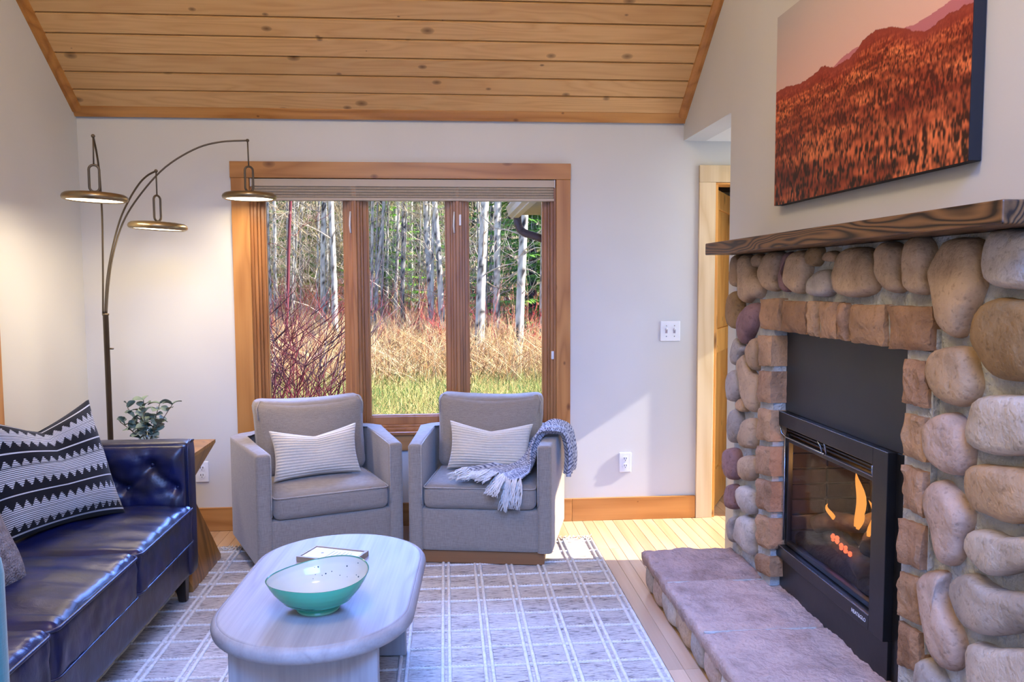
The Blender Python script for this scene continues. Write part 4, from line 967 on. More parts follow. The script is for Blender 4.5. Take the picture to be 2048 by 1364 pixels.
ax0 = SX1-.0065
pts = [(ax0, SY1-.103, .30), (ax0, SY1-.103, .66), (ax0, SY1-.088, .686), (ax0, SY1-.06, .694), (ax0, SY1-.02, .688)]
o = B().tube([SI @ Vector(p) for p in pts], .0045, 8).build('arm_piping', LEATHER, sf, True)
def seatfn(p, s_):
    if s_.z > .2: p.z -= .016*max(0, s_.x)**3*0; 
    return p
for i in range(3):
    y1 = 3.428-i*.612; y0 = y1-.606; L = y1-y0; dx = SX1+.018-(SX0+.15)
    me = cushion_mesh('seat_cushion', (dx, L, .172), .034, 34, .030, 0, .0055, i*7)
    for v in me.vertices:   # front edge creases where the leather is gathered at the piping
        c = v.co; fx = max(0, (c.x-dx*.28)/(dx*.22)); top = max(0, (c.z-.03)/.05)
        c.z += min(1, top)*min(1, fx)*.0060*math.sin(c.y*170+3*math.sin(c.y*31+i))*max(0, 1-max(0, fx-.9)*6)
        c.z += .008*mn.noise(Vector((c.x*5+i*4, c.y*11, 2)))*min(1, top)
    s_ = sp('seat_cushion', me, (SX0+.15+dx/2, (y0+y1)/2, .352))
    for zz, r_ in ((.070, .0055), (-.066, .0035)):
        pts = [(dx/2-.10, -L/2+.003, zz)]+[(dx/2-.03+.029*math.sin(a), -L/2+.03-.029*math.cos(a), zz) for a in np.linspace(0, PI/2, 5)]+[(dx/2-.03+.029*math.cos(a), L/2-.03+.029*math.sin(a), zz) for a in np.linspace(0, PI/2, 5)]+[(dx/2-.10, L/2-.003, zz)]
        B().tube(pts, r_, 8).build('piping', LEATHER, s_, True)
for (lx, ly) in ((SX1-.055, SY1-.085), (SX1-.055, SY0+.085), (SX0+.06, SY1-.085), (SX0+.06, SY0+.085)):
    b = B(); a = [(-.026, -.026), (.026, -.026), (.026, .026), (-.026, .026)]
    b.prism(a, lambda p: SI @ Vector((lx+p[0]*.62+.008, ly+p[1]*.62, .0148 if ly < 4.1 else 0)), lambda p: SI @ Vector((lx+p[0], ly+p[1], .122))); b.bevel(.002, 1).build('leg', DARKLEG, sf)

# ------------------------------------------------------------------ pillows on the sofa
def pat(U, V):
    v = (1-V)/2; u = (U+1)/2; c = np.ones(U.shape+(3,))*.74
    tri = np.abs(((u*15) % 1)-.5)*2
    stripe = ((v*68) % 1) < .42
    black = np.array((.012, .012, .016))
    c[stripe] = black
    for c0 in (.05, .345, .675, 1.0):
        d = v-c0; th_ = .050+.062*tri if True else 0
        c[np.abs(d) < th_] = black
        if 0 < c0 < .99: c[np.abs(d) < .0055] = .70
    c[(np.abs(v-.965) < .0055)] = .70
    c[:, -3:] = black; c[:, :2] = black
    return c.reshape(-1, 3)
p0 = at(232, 1030, 'Z', .455); p1 = at(28, 1088, 'Z', .455)
xd = (p0-p1); wd = xd.length; xd.normalize(); 
nrm0 = Vector((0, 0, 1)).cross(xd); nrm0.normalize()
if nrm0.dot(Vector((0, 0, 0))-p0) < 0: nrm0 = -nrm0
upv = (Vector((0, 0, 1))*math.cos(.42)-nrm0*math.sin(.42)).normalized(); yv = upv.cross(xd).normalized()
PWD, PHT = .475, .475
o = link('sofa_pillow', pillow_mesh('sofa_pillow', PWD, PHT, .17, 230, 330, .075, 0, pat, 3, .006), PATTERN)
tag(o, 'black and white striped pillow with sawtooth bands on the leather sofa', 'pillow')
ctr = (p0+p1)/2+upv*(PHT/2)
o.matrix_world = Matrix.Translation(ctr) @ Matrix((xd, yv, upv)).transposed().to_4x4()
PILLOW_INFO = (tuple(p0), tuple(p1), wd)
o = link('woolly_pillow', pillow_mesh('woolly_pillow', .42, .42, .19, 60, 60, .02, 0, None, 6, .008), GREYFUR)
tag(o, 'grey woolly pillow cut off by the left picture edge', 'pillow')
o.matrix_world = Matrix.Translation((-1.435, 2.395, .610)) @ Matrix.Rotation(math.radians(72), 4, 'Z') @ Matrix.Rotation(-.42, 4, 'X')

# ================================================================== SIDE TABLE, PLANT
st = thing('side_table', 'faceted hourglass wooden side table between the sofa and an armchair', 'side table', (-1.33, 3.785, 0))
bm = bmesh.new()
def sq(h, z, rot=0): return [bm.verts.new((h*math.sqrt(2)*math.cos(rot+PI/4+k_*PI/2), h*math.sqrt(2)*math.sin(rot+PI/4+k_*PI/2), z)) for k_ in range(4)]
t0, t1, wa, b1, b0 = sq(.215, .600), sq(.215, .585), sq(.105, .420, PI/4), sq(.222, .030), sq(.222, .001 + .0)
bm.faces.new(t0)
for k_ in range(4):
    j = (k_+1) % 4
    bm.faces.new((t0[k_], t0[j], t1[j], t1[k_])); bm.faces.new((b1[k_], b1[j], b0[j], b0[k_]))
    bm.faces.new((t1[k_], t1[j], wa[k_])); bm.faces.new((t1[j], wa[j], wa[k_]))
    bm.faces.new((b1[k_], wa[k_], b1[j])); bm.faces.new((b1[j], wa[k_], wa[j]))
bm.faces.new(b0[::-1])
bmesh.ops.recalc_face_normals(bm, faces=list(bm.faces)); me = bpy.data.meshes.new('side_table'); bm.to_mesh(me); bm.free()
link('block', me, WALNUT, st)
JP = at(296, 876, 'Y', 3.80)
jar = thing('eucalyptus_jar', 'eucalyptus sprigs in a small glass jar on the side table', 'plant', (JP.x, 3.80, .600))
B().lathe([(0, .002), (.036, .002), (.040, .008), (.040, .07), (.030, .088), (.030, .10), (.0275, .10), (.0275, .088), (.037, .069), (.037, .010), (0, .006)], 28).build('glass_jar', pane('jar_glass', (.86, .93, .95, 1), .05, .6), jar, True)
lb = bmesh.new(); pr = []; n = 9
for i in range(n):
    t = i/(n-1); w_ = .0145*math.sin(PI*(.06+.9*t))**.65; y_ = .034*t
    pr.append([lb.verts.new((sx*w_, y_, .004*abs(sx)+.005*math.sin(PI*t))) for sx in (-1, -.5, 0, .5, 1)])
for A, C in zip(pr, pr[1:]):
    for k_ in range(4): lb.faces.new((A[k_], A[k_+1], C[k_+1], C[k_]))
leafm = bpy.data.meshes.new('leaf'); lb.to_mesh(leafm); lb.free(); leafm.shade_smooth(); leafm.materials.append(LEAFM)
for si, (dx, dy, L) in enumerate(((-.055, .0, .19), (-.02, .03, .215), (.0, -.03, .175), (.03, .02, .20), (.075, -.01, .20), (-.07, -.02, .13), (.045, -.035, .135), (-.035, .035, .16))):
    top = Vector((dx*1.2, dy*1.2, L)); pts = [Vector((dx*.1, dy*.1, .015)).lerp(top, t)+Vector((dx*.35*t*t, dy*.35*t*t, 0)) for t in np.linspace(0, 1, 8)]
    sm = B().tube(pts, .0016, 6).build('stem', STEMM, jar, True)
    for k_ in range(2, 8):
        for s_ in (0, 1):
            if si == 4 and 3 < k_ < 7 and k_ % 2: continue
            o = link('leaf', leafm, None, jar); o.location = pts[k_]
            o.rotation_euler = (random.uniform(-.2, .9), random.uniform(-.7, .7), k_*1.57+s_*PI+si+random.uniform(-.4, .4)); o.scale = (random.uniform(1.0, 1.5),)*3

# ================================================================== FLOOR LAMP
LP = Vector((-1.635, 4.08, 0))
lamp = thing('floor_lamp', 'dark bronze three-arm arc floor lamp with lit disc shades in the corner', 'floor lamp', LP)
LI = Matrix.Translation(LP).inverted()
B().lathe([(0, .001), (.135, .001), (.140, .006), (.140, .018), (.134, .024), (.02, .026), (.016, .05), (0, .05)], 40).build('base', BRONZE, lamp, True)
ptop = at(210, 627, 'Y', LP.y).z
B().lathe([(.013, .02), (.013, ptop-.01), (.0155, ptop-.008), (.0155, ptop), (.004, ptop+.001), (0, ptop+.001)], 20).build('pole', BRONZE, lamp, True)
B().tube([(.012, -.004, ptop-.17), (.034, -.010, ptop-.17)], .004, 8).build('switch_knob', BRONZE, lamp, True)
R_D = .1325
def lamp_head(px_pts, Y0, Y1, disc, dia_y, link_px, tilt, turn):
    # px_pts: the arm as it looks in the photo, walked from the pole top at depth Y0 to the tip at depth Y1
    n = len(px_pts); P = [at(x, y, 'Y', Y0+(Y1-Y0)*(i/(n-1))**1.2) for i, (x, y) in enumerate(px_pts)]
    pts = [catm(P, t) for t in np.linspace(0, 1, 44)]
    arm = B().tube([LI @ p for p in pts], .0046, 8).build('arm', BRONZE, lamp, True)
    tip = P[-1]; B().ball(LI @ tip, .0085, 12).build('ball_joint', BRONZE, arm, True)
    c = at(disc[0], disc[1], 'Y', Y1); zt = c.z+.018
    l0 = at(link_px[0], link_px[1], 'Y', Y1).z; l1 = zt+.004
    B().tube([LI @ tip, LI @ Vector((c.x, Y1, l0))], .0034, 8).build('rod', BRONZE, arm, True)
    r_ = .020; hl = (l0-l1)/2-r_; zc = (l0+l1)/2; lk = []
    for a in np.linspace(0, PI, 10): lk.append((r_*math.cos(a), hl+r_*math.sin(a)))
    for a in np.linspace(PI, 2*PI, 10): lk.append((r_*math.cos(a), -hl+r_*math.sin(a)))
    ct, sn = math.cos(turn), math.sin(turn)
    B().tube([LI @ Vector((c.x+q[0]*ct, Y1+q[0]*sn, zc+q[1])) for q in lk], .0052, 8, closed=True).build('link', BRONZE, arm, True)
    M_ = Matrix.Translation(LI @ Vector((c.x, Y1, c.z))) @ Matrix.Rotation(tilt, 4, 'Y')
    sh = B().lathe([(.0, .0175), (.09, .0175), (.118, .014), (.129, .006), (R_D, -.004), (.129, -.013), (.120, -.018), (.116, -.0175), (.114, -.013)], 48).build('shade', BRASS, lamp, True); sh.matrix_local = M_
    df = B().lathe([(.1145, -.0135), (.06, -.0150), (0, -.0152)], 48).build('diffuser', DIFF, sh, True)
    l_ = light('lamp_light', 'AREA', (0, 0, 0), 3.6, (1, .82, .58), shape='DISK', size=.22); l_.matrix_world = Matrix.Translation(Vector((c.x, Y1, c.z))) @ Matrix.Rotation(tilt, 4, 'Y') @ Matrix.Translation((0, 0, -.024))
lamp_head([(206, 627), (206, 560), (205.5, 500), (204.5, 440), (202, 390), (198, 340), (193, 305), (186, 272)], 4.08, 3.69, (190, 394), 0, (187, 330), .035, .35)
lamp_head([(210, 627), (214, 560), (224, 500), (240, 440), (258, 400), (278, 368), (295, 351), (312, 342)], 4.08, 3.99, (316, 452), 0, (313, 391), .05, 1.1)
lamp_head([(213, 627), (217, 570), (226, 510), (246, 445), (280, 390), (330, 335), (390, 298), (440, 284), (495, 281)], 4.08, 4.24, (499, 392), 0, (498, 333), .0, .5)

# ------------------------------------------------------------------ teal chair, only its edge is in view
tcH = thing('accent_chair', 'teal upholstered chair whose edge shows at the left picture border', 'chair', (-.995, 1.30, 0))
o = link('backrest', cushion_mesh('backrest', (.42, .07, .52), .03, 10, 0, .01), TEAL, tcH); o.location = (0, .17, .62)
o = link('seat', cushion_mesh('seat', (.42, .40, .09), .03, 10, .01), TEAL, tcH); o.location = (0, -.03, .42)
for sx in (-1, 1):
    for sy in (-.19, .16): B().tube([(sx*.17, sy, .38), (sx*.18, sy, .0125)], [.018, .012], 10).build('leg', DARKLEG, tcH, True)

# ================================================================== OUTSIDE
GZ = -.30
def gz(x, y): return GZ+.10*mn.noise(Vector((x*.25, y*.25, 0)))+max(0, y-24)*.045+max(0, y-46)*.42
BARK = attr_mat('birch_bark', .8, .2, 0, 40, .3); ATT = attr_mat('outdoor_growth', .85, .15)
NEEDLE = attr_mat('spruce_needles', .7, .2)
GRM = noisy('meadow_ground', srgb(170, 150, 84), srgb(128, 110, 62), 1.6, .95, .5)
n = 90; xs = np.linspace(-34, 30, n); ys = np.concatenate([np.linspace(4.65, 30, 55), np.linspace(31, 95, 35)])
V = [(x, y, gz(x, y)) for x in xs for y in ys]
tag(link('ground', raw_mesh('ground', V, grid_faces(n, n), True), GRM), 'sunlit meadow floor rising to the wooded slope', None, None, 'structure')

def ribbons(name, P, R, C, mat, label, cat, seg=3):
    """P: (n, k, 3) polylines, R: (n, k) radii, C: (n, 3) colours -> one mesh of thin stems"""
    n, k = P.shape[:2]; T = np.gradient(P, axis=1); T /= np.linalg.norm(T, axis=2, keepdims=True)+1e-9
    ref = np.where(np.abs(T[..., 2:3]) < .8, np.array([0, 0, 1.]), np.array([1., 0, 0])); A = np.cross(T, ref); A /= np.linalg.norm(A, axis=2, keepdims=True)+1e-9
    Bv = np.cross(T, A); rings = []
    for s in range(seg):
        a = 2*PI*s/seg; rings.append(P+(A*math.cos(a)+Bv*math.sin(a))*R[..., None])
    V = np.stack(rings, 2).reshape(-1, 3)
    idx = np.arange(n*k*seg).reshape(n, k, seg); q = []
    for s in range(seg):
        s2 = (s+1) % seg; q.append(np.stack([idx[:, :-1, s], idx[:, :-1, s2], idx[:, 1:, s2], idx[:, 1:, s]], -1).reshape(-1, 4))
    F = np.concatenate(q); me = bpy.data.meshes.new(name)
    me.vertices.add(len(V)); me.vertices.foreach_set('co', V.astype(np.float32).ravel())
    me.loops.add(len(F)*4); me.loops.foreach_set('vertex_index', F.astype(np.int32).ravel())
    me.polygons.add(len(F)); me.polygons.foreach_set('loop_start', np.arange(0, len(F)*4, 4, dtype=np.int32)); me.update(calc_edges=True); me.shade_smooth()
    c = np.ones((len(V), 4), np.float32); c[:, :3] = np.repeat(C, k*seg, 0); me.color_attributes.new('Col', 'FLOAT_COLOR', 'POINT').data.foreach_set('color', c.ravel())
    o = link(name, me, mat); return tag(o, label, cat, None, 'stuff')
def wedge(n, y0, y1, spread=1.35, power=1.0):
    """scatter over the ground seen through the window and a good way to each side"""
    y = y0+(y1-y0)*RNG.random(n)**power; xl, xr = -.235*spread, .135*spread; xm = -.055
    x = y*(xm+(RNG.random(n)-.5)*(xr-xl)); return x, y
def gzv(x, y): return np.array([gz(a, b) for a, b in zip(x, y)])
def stalks(name, n, y0, y1, h0, h1, lean, r, cols, label, cat, power=1.0, base=0., k=5, curl=.5, spread=1.35):
    x, y = wedge(n, y0, y1, spread, power); z = gzv(x, y)+base*RNG.random(n); h = h0+(h1-h0)*RNG.random(n); a = RNG.random(n)*2*PI; l = lean*RNG.random(n)
    t = np.linspace(0, 1, k)[None, :]; P = np.zeros((n, k, 3)); bend = (t+curl*t**2)
    P[..., 0] = x[:, None]+np.cos(a)[:, None]*l[:, None]*h[:, None]*bend+.03*h[:, None]*np.sin(t*6+a[:, None]*5); P[..., 1] = y[:, None]+np.sin(a)[:, None]*l[:, None]*h[:, None]*bend
    P[..., 2] = z[:, None]+h[:, None]*t*(1-.35*l[:, None]*t)
    R = r*(.6+.8*RNG.random(n))[:, None]*(1-.8*t)*(1+y[:, None]*.012)
    cols = np.array([srgb(*c)[:3] for c in cols]); C = cols[RNG.integers(0, len(cols), n)]*(.75+.5*RNG.random(n))[:, None]
    return ribbons(name, P, R, C, ATT, label, cat)
stalks('meadow_grass', 28000, 7.7, 17, .10, .34, .7, .0042, [(194, 186, 118), (216, 200, 136), (142, 162, 92), (228, 208, 152), (112, 146, 90), (168, 144, 104), (92, 118, 76)], 'short green and straw grass near the window', 'grass', 1.0)
stalks('dry_grass', 26000, 12.5, 30, .30, 1.25, .95, .0058, [(238, 208, 158), (222, 178, 124), (244, 224, 184), (204, 156, 116), (230, 190, 156), (160, 120, 96), (214, 196, 170)], 'tall tan dry grass below the trees', 'grass', .9)
stalks('pink_twigs', 2600, 15, 30, .7, 2.1, .35, .0060, [(198, 96, 92), (214, 120, 104), (176, 74, 84), (206, 150, 120)], 'thin reddish twigs standing in the dry grass', 'undergrowth', .8)
stalks('brush_twigs', 10500, 17, 46, .8, 3.0, 1.0, .0062, [(226, 212, 196), (190, 172, 152), (240, 230, 218), (150, 130, 114), (206, 178, 146), (196, 176, 120)], 'tangled grey and tan twigs filling the wood', 'undergrowth', .9, 7.5, 6, .9)
stalks('far_thicket', 9000, 34, 62, 2.0, 6.5, .5, .018, [(156, 140, 122), (124, 114, 94), (180, 166, 144), (130, 140, 84), (104, 120, 66), (204, 190, 168)], 'dense brown thicket on the far slope', 'undergrowth', 1.0, 5., 6, .6, 1.7)

# --- birch and aspen trunks, each a tree of its own
def birch(px_b, px_t, d, w, label, group, dark=.0, top=9.0, name='birch_tree', twigs=7, red=False):
    """px_b, px_t: photo column of the trunk at the foot and at the window's top edge, d: distance, w: trunk width in metres"""
    xb = at(px_b, 700, 'Y', d).x; xt = at(px_t, 400, 'Y', d).x; zb = gz(xb, d)-.05; zt = at(px_t, 400, 'Y', d).z
    k = 26; seg = 9; H = top; V = []; C = []; sd = px_b*.37
    for i in range(k):
        z = H*i/(k-1); f = z/max(.5, zt-zb); cx = xb+(xt-xb)*f+.05*mn.noise(Vector((sd, z*.45, 0)))*min(1, z); cy = d+.06*mn.noise(Vector((sd, z*.4, 9))); r = w/2*(1.12-.55*z/H+(.25*math.exp(-z*3)))
        V.append((cx, cy, zb+z, r))
    fine = 110; VV = []
    pal = [np.array(srgb(*c)[:3]) for c in ((232, 226, 222), (206, 200, 200), (52, 46, 46), (150, 142, 140))]
    for i in range(fine):
        q = (k-1)*i/(fine-1); j = min(int(q), k-2); f = q-j; a = [V[j][m_]*(1-f)+V[j+1][m_]*f for m_ in range(4)]
        for s in range(seg):
            an = 2*PI*s/seg; VV.append((a[0]+a[3]*math.cos(an), a[1]+a[3]*math.sin(an), a[2]))
            nz = mn.noise(Vector((a[2]*9+sd, math.cos(an)*1.2, math.sin(an)*1.2+sd))); lo = max(0, 1-(a[2]-zb)/1.3)
            c = pal[0] if nz > -.05 else pal[1]
            if nz > .34-.35*lo-.25*dark: c = pal[2]
            elif nz > .25-.3*lo-.3*dark: c = pal[3]
            if red: c = np.array(srgb(118, 58, 70)[:3])
            C.append(c*(1-.55*dark))
    F = []
    for i in range(fine-1):
        for s in range(seg): F.append((i*seg+s, i*seg+(s+1) % seg, (i+1)*seg+(s+1) % seg, (i+1)*seg+s))
    t = thing(name, label, 'tree', (xb, d, zb), 0, group); Ti = Vector((xb, d, zb))
    link('trunk', raw_mesh('trunk', [Vector(v)-Ti for v in VV], F, True, C), BARK, t)
    if twigs:
        b = B()
        for q in range(twigs):
            z = random.uniform(1.4, min(H*.8, zt-zb+1)); j = min(int((k-1)*z/H), k-2); p = Vector(V[j][:3])-Ti; a = random.uniform(0, 2*PI); L = random.uniform(.5, 1.5); pts = [p]
            for m_ in range(1, 6): pts.append(p+Vector((math.cos(a)*L*m_/5, math.sin(a)*L*m_/5, L*(.25*m_/5+.3*(m_/5)**2)+.06*math.sin(m_*2+q))))
            b.tube(pts, [max(.004, w*.10)*(1-.16*m_) for m_ in range(6)], 4)
            for _ in range(3):
                p2 = pts[random.randint(2, 4)]; a2 = a+random.uniform(-1.2, 1.2); l2 = L*.5; b.tube([p2, p2+Vector((math.cos(a2)*l2*.5, math.sin(a2)*l2*.5, l2*.25)), p2+Vector((math.cos(a2)*l2, math.sin(a2)*l2, l2*.7))], [.005, .004, .002], 3)
        me = b.mesh('branches', True); c = np.ones((len(me.vertices), 4), np.float32); c[:, :3] = srgb(196, 184, 172)[:3] if not red else srgb(140, 70, 76)[:3]
        me.color_attributes.new('Col', 'FLOAT_COLOR', 'POINT').data.foreach_set('color', c.ravel()); link('branches', me, ATT, t)
G_B = 'birch trees outside the window'
birch(957, 968, 15.0, .165, 'stout birch trunk, leftmost in the right window pane', G_B, .05)
birch(993, 995, 17.0, .135, 'birch trunk in the middle of the right window pane', G_B, .05)
birch(1034, 1047, 14.6, .150, 'birch trunk with a dark foot below the downspout', G_B, .10)
birch(1082, 1086, 16.5, .085, 'slim birch at the right edge of the right window pane', G_B, .2)
birch(978, 984, 20.0, .09, 'dark slim trunk between the two left birches of the right pane', G_B, .55)
birch(862, 853, 18.5, .125, 'pale birch with upright trunk in the right half of the middle pane', G_B, .05)
birch(888, 868, 17.0, .125, 'birch leaning left beside the right edge of the middle pane', G_B, .15)
birch(806, 804, 20.0, .10, 'dark trunk at the centre of the middle pane', G_B, .5)
birch(792, 795, 22.0, .09, 'grey trunk just left of the middle pane centre', G_B, .35)
birch(744, 768, 19.0, .08, 'thin pale trunk leaning right at the left side of the middle pane', G_B, .1)
birch(772, 776, 24.0, .08, 'thin grey trunk left of centre in the middle pane', G_B, .3)
birch(826, 822, 25.0, .085, 'thin pale trunk right of centre in the middle pane', G_B, .1)
birch(672, 664, 16.0, .115, 'half-lit birch nearest the right edge of the left pane', G_B, .15)
birch(642, 650, 18.0, .115, 'bright white birch in the right half of the left pane', G_B, .0)
birch(630, 640, 22.0, .07, 'thin white trunk beside the bright birch of the left pane', G_B, .0)
birch(556, 548, 20.0, .085, 'thin white birch near the left edge of the left pane', G_B, .05)
birch(540, 534, 18.0, .08, 'bluish birch at the left edge of the left pane', G_B, .25)
birch(584, 597, 24.0, .07, 'thin pale trunk at the centre of the left pane', G_B, .05)
birch(566, 582, 14.5, .055, 'red-barked slender trunk leaning right in the left pane', G_B, 0., 7, 'birch_tree', 4, True)
for i in range(62):
    d = random.uniform(22, 44) if i > 24 else random.uniform(17.5, 25); px_ = random.choice((random.uniform(515, 700), random.uniform(725, 900), random.uniform(925, 1010), random.uniform(440, 1180)))
    birch(px_, px_+random.uniform(-14, 14), d, random.uniform(.05, .115)*(1+.008*d)*(1 if i > 24 else .62), 'slender aspen trunk deep in the stand behind the nearer birches', 'slender aspens deep in the wood', random.choice((0, 0, .1, .25, .4)), 12, 'aspen_tree', 4)

# --- spruces
def spruce(px_, d, h, label, green, n_w=30, rmax=1.5):
    p = at(px_, 700, 'Y', d); z0 = gz(p.x, d)-.05; t = thing('spruce_tree', label, 'tree', (p.x, d, z0), 0, 'spruces in the wood')
    me = B().tube([(0, 0, 0), (0, 0, h*.5), (0, 0, h)], [.11, .07, .01], 8).mesh('trunk', True); c = np.ones((len(me.vertices), 4), np.float32); c[:, :3] = srgb(92, 74, 60)[:3]
    me.color_attributes.new('Col', 'FLOAT_COLOR', 'POINT').data.foreach_set('color', c.ravel()); link('trunk', me, ATT, t)
    V = []; C = []
    for w in range(n_w):
        z = h*(.10+.88*w/n_w); R = rmax*(1-w/n_w)**.8+.12; nb = 7
        for b_ in range(nb):
            a = 2*PI*b_/nb+w*1.1+random.uniform(-.3, .3); L = R*random.uniform(.75, 1.1); dirv = np.array((math.cos(a), math.sin(a), 0)); sdv = np.array((-math.sin(a), math.cos(a), 0))
            ns = max(6, int(L*17)); shade = random.uniform(.7, 1.25)
            for s in range(ns):
                f = (s+.5)/ns; base = dirv*L*f+np.array((0, 0, z-.30*L*f+.16*L*f*f)); w2 = L*.34*(1-f*.75)
                for sg in (-1, 1):
                    tipv = base+dirv*.10+sdv*sg*w2*random.uniform(.7, 1.1)+np.array((0, 0, -.07*random.random()-.02)); V += [base, tipv, base+dirv*.085+np.array((0, 0, .02*random.uniform(-1, 1)))]
                    c = np.array(srgb(*green)[:3])*shade*random.uniform(.7, 1.3); C += [c*.8, c*1.15, c]
    V = np.array(V); F = np.arange(len(V)).reshape(-1, 3); link('foliage', raw_mesh('foliage', V, F, False, np.array(C)), NEEDLE, t)
spruce(1066, 19.0, 9, 'tall green spruce behind the downspout in the right pane', (120, 178, 62), 34, 1.5)
spruce(1018, 23.0, 9, 'green spruce between the birches of the right pane', (110, 168, 60), 32, 1.2)
spruce(1120, 17.5, 8, 'green spruce at the far right beyond the window frame', (110, 166, 60), 30, 1.4)
spruce(768, 25.0, 7, 'bright green spruce behind the trunks of the middle pane', (140, 196, 66), 28, 1.5)
spruce(838, 30.0, 9, 'distant green spruce at the right of the middle pane', (124, 172, 70), 28, 1.5)
spruce(604, 30.0, 10, 'distant green spruce at the centre of the left pane', (120, 164, 70), 28, 1.6)
spruce(690, 42.0, 10, 'distant green spruce hidden by the left mullion', (120, 164, 70), 28, 1.6)
spruce(948, 27.0, 8, 'distant green spruce at the left edge of the right pane', (124, 170, 66), 28, 1.5)

# --- dogwood shrubs with red stems
def shrub(px_, d, n, h, label, cols, spread=.55, r=.010):
    p = at(px_, 700, 'Y', d); z0 = gz(p.x, d)-.03; t = thing('dogwood_shrub', label, 'shrub', (p.x, d, z0), 0, 'red-stemmed shrubs outside')
    b = B()
    for i in range(n):
        a = random.uniform(0, 2*PI); l = random.uniform(.1, spread); H = h*random.uniform(.6, 1.1); p0 = Vector((random.uniform(-.25, .25), random.uniform(-.25, .25), 0)); pts = [p0]
        for m_ in range(1, 7):
            f = m_/6; pts.append(p0+Vector((math.cos(a)*l*H*(f*.6+.5*f*f)+.03*math.sin(f*9+i), math.sin(a)*l*H*(f*.6+.5*f*f), H*f*(1-.25*l*f))))
        b.tube(pts, [r*(1-.12*m_) for m_ in range(7)], 5)
        for q in range(5):
            j = random.randint(1, 5); a2 = a+random.uniform(-1.8, 1.8); l2 = H*random.uniform(.18, .45); q0 = pts[j]
            b.tube([q0, q0+Vector((math.cos(a2)*l2*.5, math.sin(a2)*l2*.5, l2*.35)), q0+Vector((math.cos(a2)*l2*.9, math.sin(a2)*l2*.9, l2*random.uniform(.5, 1)))], [r*.55, r*.42, r*.2], 4)
    me = b.mesh('stems', True); c = np.ones((len(me.vertices), 4), np.float32); base = np.array([srgb(*q)[:3] for q in cols]); x = np.array([v.co.z for v in me.vertices])
    nn = np.array([mn.noise(v.co*1.7) for v in me.vertices]); c[:, :3] = base[np.clip(((nn+.6)/1.2*len(base)).astype(int), 0, len(base)-1)]
    me.color_attributes.new('Col', 'FLOAT_COLOR', 'POINT').data.foreach_set('color', c.ravel()); link('stems', me, ATT, t)
DW = ((92, 40, 58), (112, 50, 60), (84, 54, 70), (116, 100, 112))
shrub(560, 8.6, 30, 1.75, 'bare dogwood shrub of dark red stems filling the lower left pane', DW, .62, .0085)
shrub(640, 9.6, 26, 1.55, 'bare dogwood shrub right of the largest one in the left pane', DW, .70, .0080)
shrub(500, 9.0, 18, 1.6, 'bare dogwood shrub partly behind the left window casing', DW, .6, .008)
RW = ((206, 74, 84), (226, 100, 96), (190, 84, 88))
shrub(815, 17.5, 14, 1.3, 'bright red twiggy shrub in the middle of the middle pane', RW, .35, .008)
shrub(880, 15.5, 12, 1.25, 'bright red twiggy shrub at the right of the middle pane', RW, .35, .008)
shrub(1010, 17.0, 12, 1.3, 'bright red twiggy shrub between the birches of the right pane', RW, .35, .008)
shrub(1062, 15.8, 14, 1.2, 'bright red twiggy shrub at the right of the right pane', RW, .35, .008)
# --- fallen log and small box on a post
a = at(940, 742, 'Y', 14.3); b2 = at(1050, 752, 'Y', 13.9)
lg = B().tube([(a.x, 14.3, gz(a.x, 14.3)+.10), ((a.x+b2.x)/2, 14.1, GZ+.14), (b2.x, 13.9, gz(b2.x, 13.9)+.06)], [.05, .045, .03], 8).mesh('fallen_log', True)
c = np.ones((len(lg.vertices), 4), np.float32); c[:, :3] = srgb(206, 198, 190)[:3]; lg.color_attributes.new('Col', 'FLOAT_COLOR', 'POINT').data.foreach_set('color', c.ravel())
tag(link('fallen_log', lg, BARK), 'pale fallen log lying in the grass under the right pane birches', 'log')
p = at(857, 662, 'Y', 17.5); pb = thing('post_box', 'small grey box on a thin post in the middle pane grass', 'box', (p.x, 17.5, gz(p.x, 17.5)))
zt = p.z-gz(p.x, 17.5); B().box(-.10, .10, -.08, .08, zt-.05, zt+.06).bevel(.01, 2).build('box', new('grey_box', srgb(92, 100, 96), .6)[0], pb); B().box(-.025, .025, -.025, .025, 0, zt-.05).bevel(.004, 1).build('post', new('post_wood', srgb(150, 132, 112), .8)[0], pb)

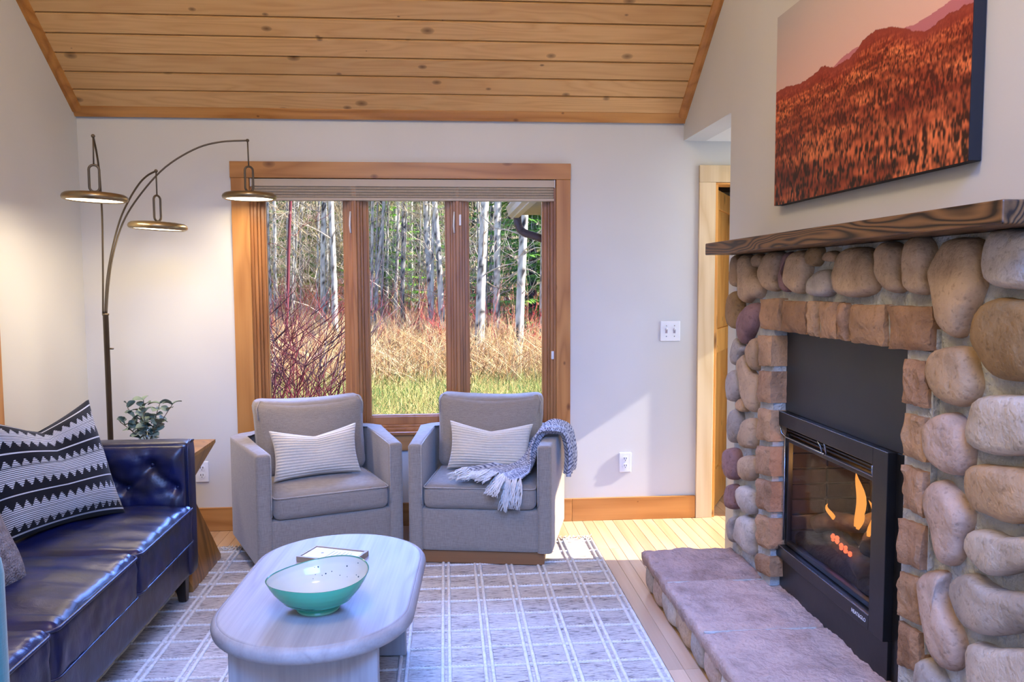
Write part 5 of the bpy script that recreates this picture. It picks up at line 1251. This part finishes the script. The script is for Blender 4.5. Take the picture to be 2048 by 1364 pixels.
# --- eave with gutter and downspout of the wing on the right
ev = thing('roof_eave', 'beige metal eave and gutter seen through the right pane', 'eave', (.62, 6.0, 2.0))
EM = new('eave_metal', srgb(196, 178, 154), .45)[0]; SM = new('soffit_board', srgb(158, 142, 118), .6)[0]
g0 = at(1012, 428, 'Y', 7.6)
gx, gzz = g0.x, g0.z
b = B(); prf = [(0, 0), (0, .012), (-.028, .03), (-.036, .07), (-.05, .10), (-.05, .112), (-.042, .112), (-.028, .075), (.05, .075), (.05, 0)]
b.prism(prf, lambda q: (gx+.05+q[0]-.62, 4.75-6, gzz-.05+q[1]-2.0), lambda q: (gx+.05+q[0]-.62, 7.6-6, gzz-.05+q[1]-2.0)); b.build('gutter', EM, ev)
B().box(gx+.101-.62, 1.3-.62, 4.75-6, 7.58-6, gzz-.01-2, gzz+.02-2).build('soffit', SM, ev)
B().box(gx+.101-.62, gx+.125-.62, 4.75-6, 7.58-6, gzz+.0205-2, gzz+.12-2).build('fascia', EM, ev)
ds = thing('downspout', 'dark brown ribbed downspout elbow below the eave', 'downspout', (gx, 7.45, gzz))
DSM = new('downspout_metal', srgb(82, 58, 52), .4, .3)[0]
P0 = at(1037, 432, 'Y', 7.45); pts = [at(x, y, 'Y', 7.45) for x, y in ((1035, 424), (1035, 436), (1036, 448), (1041, 459), (1050, 466), (1068, 472), (1086, 478), (1110, 486))]
pp_ = [catm(pts, t) for t in np.linspace(0, 1, 60)]; Di = Vector(ds.location)
B().tube([p_-Di for p_ in pp_], [(.036 if not (8 < i < 36) else .034+.004*(i % 2)) for i in range(60)], 12).build('elbow', DSM, ds, angle=60)
B().tube([pp_[-1]-Di, Vector((pp_[-1].x+.02, 7.45, pp_[-1].z-.08))-Di, Vector((pp_[-1].x+.02, 7.45, GZ))-Di], .036, 12).build('pipe', DSM, ds, angle=60)
# outer roof of the wing
struct(B().box(gx+.1, 2.8, 4.62, 7.56, gzz+.12, gzz+.2).build('roof_wing', new('roof_metal', srgb(120, 100, 88), .6)[0]))
